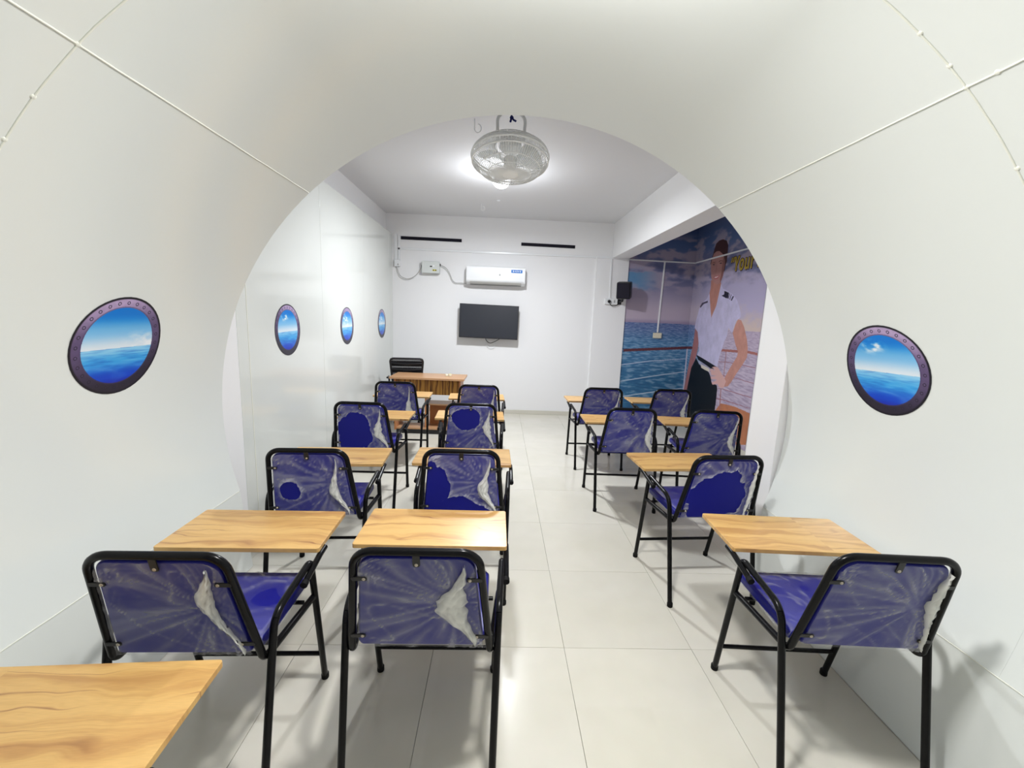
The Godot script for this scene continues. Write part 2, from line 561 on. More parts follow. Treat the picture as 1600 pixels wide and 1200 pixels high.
# ------------------------------------------------------------------ porthole stickers
func porthole_picture(kind: int) -> ImageTexture:
	var n := 320
	var im := Image.create(n, n, false, Image.FORMAT_RGB8)
	for y in n:
		for x in n:
			var px := (x + 0.5) / n * 2.0 - 1.0
			var py := 1.0 - (y + 0.5) / n * 2.0
			var r := sqrt(px * px + py * py)
			var c: Color
			if r > 0.775:
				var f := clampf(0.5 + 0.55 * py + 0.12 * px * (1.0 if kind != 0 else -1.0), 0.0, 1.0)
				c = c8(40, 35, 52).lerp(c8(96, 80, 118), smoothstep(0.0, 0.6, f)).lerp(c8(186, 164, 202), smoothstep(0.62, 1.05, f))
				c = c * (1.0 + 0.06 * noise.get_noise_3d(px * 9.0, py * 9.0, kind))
				if r > 0.945:
					c = c.lerp(c8(26, 24, 36), smoothstep(0.945, 0.965, r))
				if r < 0.80:
					c = c.lerp(c8(70, 60, 100), 0.5)
				var seg := TAU / 28.0
				var an := atan2(py, px)
				var da := (an / seg - roundf(an / seg)) * seg
				var d := Vector2(da * 0.87, r - 0.872).length()
				if d < 0.036:
					c = c.lerp(c8(34, 28, 48), 0.8) if d > 0.019 else c * 1.08
			else:
				var hz := -0.06 + 0.02 * px
				if py > hz:
					var h := clampf((py - hz) / 0.85, 0.0, 1.0)
					c = c8(226, 236, 246).lerp(c8(120, 190, 238), smoothstep(0.0, 0.45, h)).lerp(c8(0, 122, 216), smoothstep(0.4, 0.85, h))
					var cl := noise.get_noise_3d(px * 3.0 + kind * 5.0, py * 6.0, kind * 2.3)
					var where := 0.0
					if kind == 0:
						where = smoothstep(-0.1, 0.6, px) * smoothstep(0.34, 0.1, py) * 0.9
					elif kind == 1:
						where = smoothstep(0.28, 0.05, Vector2((px + 0.25) * 0.62, (py - 0.5) * 1.3).length())
					else:
						where = smoothstep(0.4, 0.1, Vector2((px + 0.1) * 0.7 + py * 0.3, (py - 0.3) * 0.8).length())
					c = c.lerp(c8(240, 244, 250), clampf(where * (0.45 + cl * 1.5), 0.0, 0.95))
				else:
					var d := clampf((hz - py) / 0.72, 0.0, 1.0)
					var wv := noise.get_noise_3d(px * (1.6 - 0.5 * d), py * (24.0 - 14.0 * d), 40.0 + kind)
					c = c8(140, 206, 244).lerp(c8(60, 165, 232), smoothstep(0.0, 0.35, d)).lerp(c8(8, 70, 200), smoothstep(0.35, 0.8, d)).lerp(c8(20, 40, 170), smoothstep(0.8, 1.0, d))
					c = c.lerp(c8(190, 228, 248), clampf(wv * 0.6 * (1.0 - d * 0.6), 0.0, 0.4)).lerp(c8(4, 60, 180), clampf(-wv * 0.55, 0.0, 0.4))
			im.set_pixel(x, y, c)
	return ImageTexture.create_from_image(im)

func build_portholes() -> void:
	var pics := []
	for k in 3:
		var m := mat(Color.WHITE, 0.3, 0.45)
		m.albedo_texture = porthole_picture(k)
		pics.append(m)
	var r := 0.203
	# [where, sign of the wall, curved, picture, label]
	var list := [
		[Vector3(0, 1.405, -1.74), -1.0, true, 0, "largest round porthole sticker on the left, on the curved tunnel wall, with low cloud"],
		[Vector3(0, 1.412, -1.785), 1.0, true, 1, "round porthole sticker with two small white clouds, on the curved tunnel wall at right"],
		[Vector3(0, 1.402, -3.44), -1.0, false, 1, "nearest of three porthole stickers on the flat left wall panel past the tunnel"],
		[Vector3(0, 1.402, -4.76), -1.0, false, 2, "middle one of three porthole stickers in line on the flat left wall panel"],
		[Vector3(0, 1.402, -6.147), -1.0, false, 2, "farthest porthole sticker on the left wall panel, close to the room's far corner"],
	]
	for q in list:
		var at: Vector3 = q[0]
		var sg: float = q[1]
		var st := st_new()
		var rings := 7
		var seg := 48
		var fn := func(a: float, b: float) -> Array:
			# a runs to the viewer's right, b upward
			if q[2]:
				var base := asin((at.y - TY) / TR)
				var an: float = base + b / TR
				if sg < 0.0:
					an = PI - an
				var rr := TR - 0.0015
				return [Vector3(TX + rr * cos(an), TY + rr * sin(an), at.z + a * sg), Vector3(-cos(an), -sin(an), 0)]
			return [Vector3(-1.6835, at.y + b, at.z + a * sg), Vector3(1, 0, 0)]
		for i in rings:
			var r0 := r * i / rings
			var r1 := r * (i + 1) / rings
			for k in seg:
				var t0 := TAU * k / seg
				var t1 := TAU * (k + 1) / seg
				var v := []
				var nn := []
				var uv := []
				for e in [[r0, t0], [r1, t0], [r1, t1], [r0, t1]]:
					var a: float = e[0] * cos(e[1])
					var b: float = e[0] * sin(e[1])
					var w: Array = fn.call(a, b)
					v.append(w[0])
					nn.append(w[1])
					uv.append(Vector2(0.5 + 0.5 * a / r, 0.5 - 0.5 * b / r))
				tri(st, [v[0], v[1], v[2]], [nn[0], nn[1], nn[2]], [uv[0], uv[1], uv[2]])
				if i > 0:
					tri(st, [v[0], v[2], v[3]], [nn[0], nn[2], nn[3]], [uv[0], uv[2], uv[3]])
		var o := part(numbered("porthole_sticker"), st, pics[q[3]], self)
		o.set_meta("label", q[4])
		o.set_meta("category", "sticker")
		o.set_meta("group", "porthole stickers along the side walls")

# ------------------------------------------------------------------ the printed mural in the alcove (250 px per metre, corner at x = 265)
func build_mural() -> void:
	var w := 740
	var h := 762
	var im := Image.create(w, h, false, Image.FORMAT_RGB8)
	for y in h:
		for x in w:
			var right := smoothstep(240.0, 520.0, x)
			var n1 := noise.get_noise_3d(x * 0.006, y * 0.016, 3.0)
			var n2 := noise.get_noise_3d(x * 0.016, y * 0.034, 8.0)
			var c: Color
			var hz := 372.0 + 12.0 * right
			if y < hz:
				c = c8(40, 58, 104).lerp(c8(58, 80, 130), smoothstep(0.0, 80.0, y)).lerp(c8(104, 104, 142), smoothstep(70.0, 150.0, y))
				c = c.lerp(c8(124, 118, 150), smoothstep(150.0, 240.0, y)).lerp(c8(168, 152, 172), smoothstep(230.0, 330.0, y))
				c = c.lerp(c8(150, 136, 158), clampf((n1 + 0.6 * n2 + 0.14) * 2.4, 0.0, 0.85) * smoothstep(15.0, 70.0, y) * smoothstep(300.0, 200.0, y))
				c = c.lerp(c8(52, 62, 104), clampf((-n1 - 0.4 * n2) * 2.0, 0.0, 0.6) * smoothstep(100.0, 150.0, y) * smoothstep(260.0, 190.0, y))
				var patch := smoothstep(150.0, 20.0, x) * smoothstep(160.0, 186.0, y + n2 * 30.0) * smoothstep(246.0, 214.0, y - x * 0.1 + n2 * 20.0)
				c = c.lerp(c8(62, 120, 172), patch * 0.85)
				c = c.lerp(c8(168, 158, 200), right * smoothstep(170.0, 250.0, y + n2 * 40.0) * 0.85)
				c = c.lerp(c8(206, 178, 160), right * smoothstep(290.0, 368.0, y - (x - 560.0) * 0.12 + n2 * 30.0) * 0.8)
				c = c.lerp(c8(120, 104, 140), smoothstep(352.0, 370.0, y) * (1.0 - right) * 0.7)
			else:
				var d := (y - hz) / 360.0
				var wv := noise.get_noise_3d(x * 0.018 / (0.35 + d), y * 0.11 / (0.35 + d), 21.0)
				c = c8(70, 84, 138).lerp(c8(58, 108, 156), smoothstep(0.0, 0.25, d)).lerp(c8(34, 84, 128), smoothstep(0.25, 0.7, d))
				c = c.lerp(c8(176, 154, 180), right * 0.92)
				c = c.lerp(c8(150, 176, 204) if right < 0.5 else c8(206, 186, 204), clampf(wv * 1.3, 0.0, 0.45))
				c = c.lerp(c8(22, 56, 100) if right < 0.5 else c8(120, 96, 128), clampf(-wv * 1.2, 0.0, 0.5))
			im.set_pixel(x, y, print_tone(c))
	var inks := {
		"pants": c8(7, 7, 9), "belt": c8(10, 9, 11), "buckle": c8(206, 194, 176), "arm_l": c8(146, 84, 84), "arm_r": c8(180, 116, 102), "shirt": c8(182, 174, 214), "neck": c8(168, 104, 90),
		"hair": c8(48, 26, 26), "face": c8(160, 106, 100), "faceshade": c8(122, 74, 70), "brow1": c8(84, 54, 50), "brow2": c8(84, 54, 50), "eye1": c8(48, 34, 40), "eye2": c8(48, 34, 40), "nose": c8(150, 94, 90),
		"lips": c8(160, 64, 72), "teeth": c8(226, 214, 214), "epa_r": c8(16, 14, 26), "epa_s1": c8(40, 34, 54), "epa_s2": c8(40, 34, 54), "epa_s3": c8(32, 28, 46), "epa_l": c8(40, 34, 54), "hand": c8(206, 150, 146),
		"fin0": c8(206, 150, 146), "fin1": c8(206, 150, 146), "fin2": c8(208, 152, 148), "fin3": c8(208, 152, 148), "rail_l": c8(70, 32, 38), "rail_r": c8(146, 78, 72), "cab_l1": c8(150, 170, 200), "cab_l2": c8(160, 180, 205),
		"cab_l3": c8(170, 190, 212), "post_l": c8(176, 168, 190), "cab_r1": c8(128, 76, 90), "cab_r2": c8(128, 76, 90), "cab_r3": c8(134, 74, 84), "cab_r4": c8(134, 74, 84), "post_r": c8(146, 92, 92), "post_r2": c8(146, 84, 84), "deck": c8(168, 92, 58),
	}
	var order := ["deck", "cab_r1", "cab_r2", "cab_r3", "cab_r4", "post_r", "post_r2", "rail_l", "rail_r", "cab_l1", "cab_l2", "cab_l3", "post_l", "arm_l", "arm_r", "pants", "neck", "shirt", "belt", "buckle", "hand", "fin0", "fin1", "fin2", "fin3", "hair", "face", "faceshade", "brow1", "brow2", "eye1", "eye2", "nose", "lips", "teeth", "epa_r", "epa_s1", "epa_s2", "epa_s3", "epa_l"]
	var shapes := {}
	for s in mural_shapes():
		var pts := PackedVector2Array()
		for k in range(1, s.size() - 1, 2):
			pts.append(Vector2(s[k], s[k + 1]))
		shapes[s[0]] = pts
	for key in order:
		ink(im, shapes[key], inks[key], key in ["faceshade", "pants", "shirt", "arm_r", "arm_l", "face", "neck", "deck", "hair"])
	var m := mat(Color.WHITE, 0.42, 0.4)
	m.albedo_texture = ImageTexture.create_from_image(im)
	var t := thing("wall_mural", "printed wall mural of a woman in white pilot shirt by the sea, in the alcove", "mural")
	var split := 1.059 * 250.0 / w
	var bot := 1.0
	var st := st_new()
	var z := BACK + 0.0025
	flat(st, Vector3(1.981, 0.066, z), Vector3(RIGHT, 0.066, z), Vector3(RIGHT, CEIL, z), Vector3(1.981, CEIL, z), Vector3(0, 0, 1), [Vector2(0, bot * (CEIL - 0.066) * 250 / h), Vector2(split, (CEIL - 0.066) * 250 / h), Vector2(split, 0), Vector2(0, 0)])
	part("mural_print", st, m, t)
	st = st_new()
	var x := RIGHT - 0.0025
	flat(st, Vector3(x, 0.066, BACK), Vector3(x, 0.066, -4.87), Vector3(x, CEIL, -4.87), Vector3(x, CEIL, BACK), Vector3(-1, 0, 0), [Vector2(split, (CEIL - 0.066) * 250 / h), Vector2(1, (CEIL - 0.066) * 250 / h), Vector2(1, 0), Vector2(split, 0)])
	part("mural_print", st, m, t)
	# the lettering on it: yellow with a dark rim
	var font := SystemFont.new()
	font.font_names = PackedStringArray(["Droid Sans"])
	font.font_weight = 700
	var rim := mat(c8(66, 46, 60), 0.5, 0.3)
	var gold := mat(c8(184, 158, 66), 0.5, 0.3)
	for q in [[0.0, 0.0, gold, 0.0016], [-0.008, 0.010, rim, 0.0004], [0.010, -0.012, rim, 0.0004], [0.012, 0.004, rim, 0.0004]]:
		var tm := TextMesh.new()
		tm.font = font
		tm.text = "“Your l"
		tm.font_size = 64
		tm.pixel_size = 0.0040
		tm.depth = 0.0008
		tm.horizontal_alignment = HORIZONTAL_ALIGNMENT_LEFT
		tm.vertical_alignment = VERTICAL_ALIGNMENT_BOTTOM
		var o := put("printed_lettering", tm, q[2], t)
		o.transform = Transform3D(Basis(Vector3(0, 0, 0.79), Vector3(0, 1.0, 0.05), Vector3(-1, 0, 0)), Vector3(x - q[3], 2.205 + q[1], -5.72 + q[0]))

func print_tone(c: Color) -> Color:
	return Color(minf(1.0, pow(c.r, 0.74)), minf(1.0, pow(c.g, 0.74)), minf(1.0, pow(c.b, 0.74)))

func ink(im: Image, pts: PackedVector2Array, c: Color, soft: bool) -> void:
	var lo := pts[0]
	var hi := pts[0]
	for p in pts:
		lo = lo.min(p)
		hi = hi.max(p)
	for y in range(maxi(0, int(lo.y)), mini(im.get_height() - 1, int(hi.y)) + 1):
		var xs := []
		for i in pts.size():
			var a := pts[i]
			var b := pts[(i + 1) % pts.size()]
			var yy := y + 0.5
			if (a.y <= yy) != (b.y <= yy):
				xs.append(a.x + (yy - a.y) / (b.y - a.y) * (b.x - a.x))
		xs.sort()
		for k in range(0, xs.size() - 1, 2):
			for x in range(maxi(0, int(round(xs[k]))), mini(im.get_width(), int(round(xs[k + 1])))):
				var d := c
				if soft:
					d = c * (1.0 + 0.10 * noise.get_noise_3d(x * 0.03, y * 0.02, 61.0) + 0.04 * noise.get_noise_3d(x * 0.15, y * 0.1, 62.0))
				im.set_pixel(x, y, print_tone(d))

func mural_shapes() -> Array:
	return [
		["pants", 356, 498, 385, 519, 426, 530, 466, 539, 482, 553, 493, 572, 531, 576, 537, 588, 538, 626, 537, 667, 536, 729, 536, 785, 370, 837, 335, 733, 305, 637, 312, 600, 324, 541, 343, 516],
		["belt", 355, 486, 394, 492, 441, 500, 519, 514, 510, 522, 475, 524, 430, 514, 374, 503],
		["buckle", 399, 517, 463, 525, 471, 537, 438, 535, 405, 530],
		["arm_l", 322, 385, 348, 401, 362, 437, 362, 462, 356, 489, 345, 512, 328, 533, 318, 565, 311, 604, 307, 637, 309, 660, 278, 666, 277, 642, 284, 601, 296, 545, 306, 497, 316, 459, 321, 417],
		["arm_r", 613, 349, 633, 352, 654, 374, 676, 409, 687, 437, 688, 464, 668, 490, 642, 520, 620, 549, 601, 568, 580, 573, 568, 557, 578, 539, 604, 503, 635, 464, 635, 450, 617, 430, 601, 406, 592, 394, 602, 366],
		["shirt", 481, 229, 498, 246, 528, 255, 563, 268, 591, 285, 611, 307, 626, 331, 627, 342, 605, 354, 588, 393, 562, 378, 559, 405, 546, 425, 537, 452, 526, 476, 522, 500, 519, 514, 479, 510, 434, 500, 395, 493, 362, 486, 373, 469, 362, 437, 345, 399, 317, 384, 322, 359, 330, 333, 337, 315, 349, 294, 389, 277, 406, 257, 419, 295, 439, 345, 465, 303, 475, 258],
		["neck", 407, 211, 410, 240, 406, 257, 413, 278, 420, 296, 427, 316, 439, 345, 451, 323, 467, 303, 475, 280, 476, 258, 482, 229, 473, 215],
		["hair", 389, 150, 392, 134, 401, 118, 406, 102, 415, 84, 434, 77, 459, 77, 486, 86, 500, 104, 501, 123, 501, 138, 503, 157, 497, 166, 494, 188, 453, 164, 399, 135, 397, 161],
		["face", 406, 118, 422, 112, 442, 113, 464, 124, 479, 135, 488, 149, 492, 169, 491, 188, 488, 203, 481, 216, 474, 225, 458, 229, 441, 226, 422, 216, 410, 207, 402, 192, 396, 171, 393, 154, 397, 134],
		["faceshade", 479, 135, 488, 149, 492, 169, 491, 188, 488, 203, 481, 216, 474, 225, 469, 211, 475, 186, 475, 157],
		["brow1", 401, 149, 409, 147, 422, 150, 423, 153, 410, 149, 402, 152],
		["brow2", 447, 149, 459, 147, 476, 151, 477, 153, 461, 150, 449, 152],
		["eye1", 404, 156, 412, 154, 423, 157, 414, 159],
		["eye2", 453, 157, 462, 155, 473, 158, 464, 160],
		["nose", 432, 162, 437, 162, 443, 183, 437, 184, 429, 181, 437, 180],
		["lips", 422, 201, 435, 199, 461, 198, 465, 201, 450, 209, 434, 209],
		["teeth", 427, 202, 439, 201, 460, 200, 446, 205, 433, 205],
		["epa_r", 509, 254, 540, 262, 538, 280, 525, 279, 493, 269, 510, 266],
		["epa_s1", 544, 264, 547, 265, 542, 282, 538, 281],
		["epa_s2", 554, 268, 558, 269, 551, 285, 547, 284],
		["epa_s3", 566, 273, 573, 276, 563, 289, 556, 287],
		["epa_l", 341, 304, 355, 290, 398, 283, 401, 290, 371, 294, 348, 308],
		["hand", 523, 513, 571, 542, 587, 554, 575, 579, 548, 580, 530, 569, 522, 552, 513, 538, 494, 515],
		["fin1", 473, 530, 482, 523, 524, 535, 522, 544, 486, 547],
		["fin2", 480, 553, 527, 544, 531, 556, 487, 560],
		["fin3", 493, 572, 528, 559, 538, 570, 502, 579],
		["fin0", 481, 518, 507, 516, 526, 523, 517, 527],
		["rail_l", 6, 480, 314, 457, 316, 467, 7, 491],
		["rail_r", 532, 450, 689, 443, 738, 445, 740, 453, 690, 451, 533, 458],
		["cab_l1", -2, 543, 120, 523, 268, 509, 269, 512, 120, 527, -1, 547],
		["cab_l2", 4, 610, 126, 586, 269, 561, 270, 564, 126, 590, 4, 614],
		["cab_l3", 9, 674, 148, 649, 273, 629, 274, 632, 148, 653, 9, 678],
		["post_l", 265, 470, 277, 469, 283, 643, 271, 646],
		["cab_r1", 522, 494, 578, 489, 738, 489, 739, 491, 578, 491, 523, 496],
		["cab_r2", 539, 538, 623, 534, 739, 535, 739, 537, 623, 536, 539, 541],
		["cab_r3", 540, 584, 574, 581, 736, 579, 737, 581, 574, 583, 540, 586],
		["cab_r4", 538, 620, 582, 616, 737, 612, 737, 613, 582, 619, 539, 623],
		["post_r", 564, 455, 568, 454, 571, 537, 567, 537],
		["post_r2", 558, 583, 563, 582, 571, 657, 565, 659],
		["deck", 570, 632, 609, 628, 655, 625, 739, 627, 745, 696, 743, 724, 555, 783, 537, 667],
	]

# ------------------------------------------------------------------ tablet chairs (origin: floor under the middle of the writing board; the sitter looks to -z)
const B0 := Vector3(0, 0.474, 0.477)     # foot of the backrest plane
const BUP := Vector3(0, 0.97519, 0.22137)

func back_xf() -> Transform3D:
	return Transform3D(Basis(Vector3.RIGHT, BUP, Vector3.RIGHT.cross(BUP)), B0)

func leg_paths(s: float) -> PackedVector3Array:
	return fillet([[Vector3(s * 0.251, 0.006, 0.063), 0.0], [Vector3(s * 0.266, 0.634, 0.196), 0.030], [Vector3(s * 0.254, 0.600, 0.446), 0.075], [Vector3(s * 0.248, 0.006, 0.562), 0.0]], 7)

func make_chair() -> Node3D:
	var t := Node3D.new()
	t.name = "proto"
	var r := 0.0125
	for s in [-1.0, 1.0]:
		var p := leg_paths(s)
		# p: foot, 8 points of the front bend, 8 points of the rear bend, foot
		var st := st_new()
		tube(st, p.slice(0, 7), r, 12)
		part("leg", st, M.black_tube, t)
		st = st_new()
		tube(st, p.slice(6, 14), r, 12)
		part("armrest", st, M.black_tube, t)
		st = st_new()
		tube(st, p.slice(13, 18), r, 12)
		part("leg", st, M.black_tube, t)
		for foot in [Vector3(s * 0.251, 0, 0.063), Vector3(s * 0.248, 0, 0.562)]:
			st = st_new()
			lathe(st, [[0.0, 0.0], [0.014, 0.0], [0.0155, 0.003], [0.0155, 0.022], [0.013, 0.026], [0.0, 0.026]], Transform3D(Basis.IDENTITY, foot), 14)
			part("rubber_foot", st, M.rubber, t)
		# sleeve under the board that slides over the arm
		st = st_new()
		var a := Vector3(s * 0.283, 0.632, 0.150)
		var b := Vector3(s * 0.281, 0.600, 0.290)
		tube(st, fillet([[a + Vector3(0, 0.004, -0.05), 0.0], [a, 0.03], [b, 0.0]], 4), 0.0115, 10)
		var br := part("board_bracket", st, M.black_tube, t)
		st = st_new()
		tube(st, line(b - (b - a).normalized() * 0.012, b + (b - a).normalized() * 0.006), 0.0135, 12)
		put("end_cap", st.commit(), M.rubber, br)
	# backrest hoop that runs on forward as the two seat rails
	var st := st_new()
	tube(st, fillet([[Vector3(-0.259, 0.4615, 0.160), 0.0], [Vector3(-0.229, 0.463, 0.473), 0.035], [Vector3(-0.186, 0.879, 0.569), 0.062], [Vector3(0.186, 0.879, 0.569), 0.062], [Vector3(0.229, 0.463, 0.473), 0.035], [Vector3(0.259, 0.4615, 0.160), 0.0]], 8), 0.0125, 12)
	part("back_hoop", st, M.black_tube, t)
	st = st_new()
	tube(st, line(Vector3(-0.252, 0.145, 0.093), Vector3(0.252, 0.145, 0.093)), 0.0095, 10)
	part("stretcher", st, M.black_tube, t)
	st = st_new()
	for z in [0.20, 0.40]:
		tube(st, line(Vector3(-0.236, 0.461, z), Vector3(0.236, 0.461, z)), 0.008, 8)
	part("seat_bearer", st, M.black_tube, t)
	# cushions
	st = st_new()
	plate(st, rounded([[-0.218, 0.085, 0.03], [0.218, 0.085, 0.03], [0.214, 0.452, 0.025], [-0.214, 0.452, 0.025]]), 0.0, 0.046, 0.012, Transform3D(Basis(Vector3.RIGHT, Vector3(0, 0, 1), Vector3(0, 1, 0)), Vector3(0, 0.472, 0)))
	part("seat_cushion", st, M.vinyl, t)
	st = st_new()
	plate(st, rounded([[-0.206, 0.022, 0.02], [0.206, 0.022, 0.02], [0.171, 0.398, 0.048], [-0.171, 0.398, 0.048]], 7), -0.034, 0.006, 0.009, back_xf())
	part("backrest_cushion", st, M.vinyl, t)
	# fixing tabs with their screws
	for q in [[0.0, 0.398, 0.0], [-1.0, 0.318, 1.0], [1.0, 0.318, 1.0], [-1.0, 0.075, 1.0], [1.0, 0.075, 1.0]]:
		var hw: float = lerpf(0.227, 0.186, q[1] / 0.415)
		st = st_new()
		var c := Vector3(q[0] * (hw - 0.022), q[1], 0.009)
		if q[2] == 0.0:
			c = Vector3(0, 0.392, 0.009)
			plate(st, rounded([[-0.011, -0.024, 0.008], [0.011, -0.024, 0.008], [0.011, 0.02, 0.002], [-0.011, 0.02, 0.002]], 3), 0.0, 0.004, 0.0008, back_xf() * Transform3D(Basis.IDENTITY, c))
		else:
			plate(st, rounded([[-0.024, -0.0075, 0.006], [0.024, -0.0075, 0.006], [0.024, 0.0075, 0.006], [-0.024, 0.0075, 0.006]], 3), 0.0, 0.004, 0.0008, back_xf() * Transform3D(Basis.IDENTITY, c))
		var tab := part("fixing_tab", st, M.black_plastic, t)
		st = st_new()
		var sc: Vector3 = c + (Vector3(0, -0.015, 0.004) if q[2] == 0.0 else Vector3(-q[0] * 0.014, 0, 0.004))
		lathe(st, [[0.0055, 0.0], [0.0045, 0.002], [0.0, 0.003]], back_xf() * Transform3D(Basis(Vector3.RIGHT, PI / 2), sc), 10)
		put("screw", st.commit(), M.screw, tab)
	return t

# thin shrunken film, crumpled in folds; where it is folded over itself it is whiter
func fold(u: float, v: float, s: float) -> float:
	# long soft folds that run out from where the film is gathered
	var d := Vector2(u, v * 0.85) - Vector2(0.82, 0.47)
	var l := d.length()
	var a := atan2(d.y, -d.x)
	var n := noise2.get_noise_3d(a * 3.4 + s * 2.0, l * 0.7, s * 3.0)
	var f := 0.66 * pow(1.0 - minf(1.0, absf(n) * 1.35), 4.0) * smoothstep(0.02, 0.2, l) * exp(-l * 0.7)
	var m := noise2.get_noise_3d(a * 8.0 + s, l * 0.9, s * 5.0 + 2.0)
	f += 0.30 * pow(1.0 - minf(1.0, absf(m) * 1.6), 5.0) * exp(-l * 1.6)
	# a star of short creases in the upper left corner and one in the lower right
	for q in [[0.06, 0.80, 7.0], [0.95, 0.03, 8.0]]:
		var e := Vector2(u, v * 0.85) - Vector2(q[0], q[1])
		var k := noise2.get_noise_3d(atan2(e.y, e.x) * 4.5, e.length() * 1.5, s + q[2] * 4.0)
		f += 1.0 * pow(1.0 - minf(1.0, absf(k) * 1.5), 3.0) * exp(-e.length() * q[2])
	# a few stray hairline creases
	var c := noise2.get_noise_3d(u * 1.3 + s, v * 2.3 + u * 1.1, s * 5.0 + 3.0)
	f += 0.45 * pow(1.0 - minf(1.0, absf(c) * 1.5), 22.0)
	return f

func hole_depth(u: float, v: float, holes: Array, s: float) -> float:
	# below 0 inside a tear
	var d := 9.0
	for h in holes:
		var e: float = Vector2((u - h[0]) / h[2], (v - h[1]) / h[3]).length() - 1.0
		e += 0.34 * noise.get_noise_3d(u * 2.6, v * 2.6, s * 7.0 + h[0])
		d = minf(d, e * minf(h[2], h[3]))
	return d

func film_back(s: float, holes: Array, n: int) -> SurfaceTool:
	var st := st_new()
	var xf := back_xf()
	var grid := []
	var m := int(n * 0.9)
	for j in m + 1:
		var row := []
		for i in n + 1:
			var u := float(i) / n
			var v := float(j) / m
			var y := lerpf(0.024, 0.397, v)
			var hw := lerpf(0.2055, 0.1705, v)
			# round the top corners
			if y > 0.352:
				var dy := (y - 0.352) / 0.046
				hw -= 0.046 * (1.0 - sqrt(maxf(0.0, 1.0 - dy * dy)))
			var f := fold(u, v, s)
			var hd := hole_depth(u, v, holes, s)
			var edge := smoothstep(0.055, 0.0, hd)
			var z := 0.0075 + 0.0060 * f + 0.0016 * (0.5 + 0.5 * noise.get_noise_3d(u * 5.0, v * 5.0, s)) + edge * (0.006 + 0.008 * noise2.get_noise_3d(u * 16.0, v * 16.0, s))
			var a := (0.10 if n > 45 else 0.055) + 0.06 * noise.get_noise_3d(u * 2.0, v * 2.0, s + 4.0) + 0.46 * minf(f, 1.3) + edge * (0.14 + 0.5 * maxf(0.0, noise2.get_noise_3d(u * 22.0, v * 22.0, s + 8.0)))
			row.append([xf * Vector3(lerpf(-hw, hw, u), y, z), clampf(a, 0.05, 0.8), hd])
		grid.append(row)
	emit_grid(st, grid, xf.basis.z)
	return st

func emit_grid(st: SurfaceTool, grid: Array, facing: Vector3, tone := Color(0.74, 0.74, 0.79)) -> void:
	var m := grid.size()
	var n: int = grid[0].size()
	var nor := []
	for j in m:
		var row := []
		for i in n:
			var dx: Vector3 = grid[j][mini(i + 1, n - 1)][0] - grid[j][maxi(i - 1, 0)][0]
			var dy: Vector3 = grid[mini(j + 1, m - 1)][i][0] - grid[maxi(j - 1, 0)][i][0]
			var q := dx.cross(dy).normalized()
			if q.dot(facing) < 0.0:
				q = -q
			row.append(q)
		nor.append(row)
	for j in m - 1:
		for i in n - 1:
			var p := [grid[j][i], grid[j][i + 1], grid[j + 1][i + 1], grid[j + 1][i]]
			if p[0][2] < 0.0 and p[1][2] < 0.0 and p[2][2] < 0.0 and p[3][2] < 0.0:
				continue
			var q := [nor[j][i], nor[j][i + 1], nor[j + 1][i + 1], nor[j + 1][i]]
			for o in [[0, 1, 2], [0, 2, 3]]:
				# cut along the edge of a tear
				var poly := []
				for k in 3:
					var a: int = o[k]
					var b: int = o[(k + 1) % 3]
					if p[a][2] >= 0.0:
						poly.append([p[a][0], q[a], p[a][1]])
					if (p[a][2] >= 0.0) != (p[b][2] >= 0.0):
						var t: float = p[a][2] / (p[a][2] - p[b][2])
						poly.append([p[a][0].lerp(p[b][0], t), q[a].lerp(q[b], t).normalized(), lerpf(p[a][1], p[b][1], t)])
				for k in range(1, poly.size() - 1):
					var three := [poly[0], poly[k], poly[k + 1]]
					tri(st, three.map(func(w): return w[0]), three.map(func(w): return w[1]), [], three.map(func(w): return Color(tone.r, tone.g, tone.b, w[2])))

# the gathered wad of film down the right of each back: centre line by v, widest at the belly
func film_wad(s: float, u_top: float, u_belly: float, v_belly: float, u_low: float, width: float) -> SurfaceTool:
	var st := st_new()
	var xf := back_xf()
	var grid := []
	for j in 31:
		var row := []
		var t := j / 30.0
		var v := lerpf(0.04, 0.95, t)
		var u: float
		if v < v_belly:
			u = lerpf(u_low, u_belly, smoothstep(0.0, 1.0, (v - 0.04) / (v_belly - 0.04)))
		else:
			u = lerpf(u_belly, u_top, smoothstep(0.0, 1.0, (v - v_belly) / (0.95 - v_belly)))
		var w := width * (0.16 + 0.84 * exp(-pow((v - v_belly) / 0.22, 2.0))) * smoothstep(0.0, 0.06, t) * (1.0 - 0.7 * smoothstep(0.85, 1.0, t))
		w *= 1.0 + 0.25 * noise2.get_noise_2d(v * 9.0, s * 3.0)
		var hw := lerpf(0.2055, 0.1705, v)
		for i in 11:
			var e := i / 10.0 * 2.0 - 1.0
			var q := noise2.get_noise_3d(e * 2.6 + s, v * 13.0, s * 9.0)
			var x := lerpf(-hw, hw, u) + e * w + 0.002 * q
			row.append([xf * Vector3(clampf(x, -hw, hw), lerpf(0.024, 0.397, v), 0.0125 + 0.010 * (1.0 - e * e) + 0.006 * q), clampf(0.88 - 0.45 * pow(absf(e), 3.0) + 0.2 * q, 0.2, 0.93), 1.0])
		grid.append(row)
	emit_grid(st, grid, xf.basis.z, Color(0.93, 0.93, 0.89))
	return st

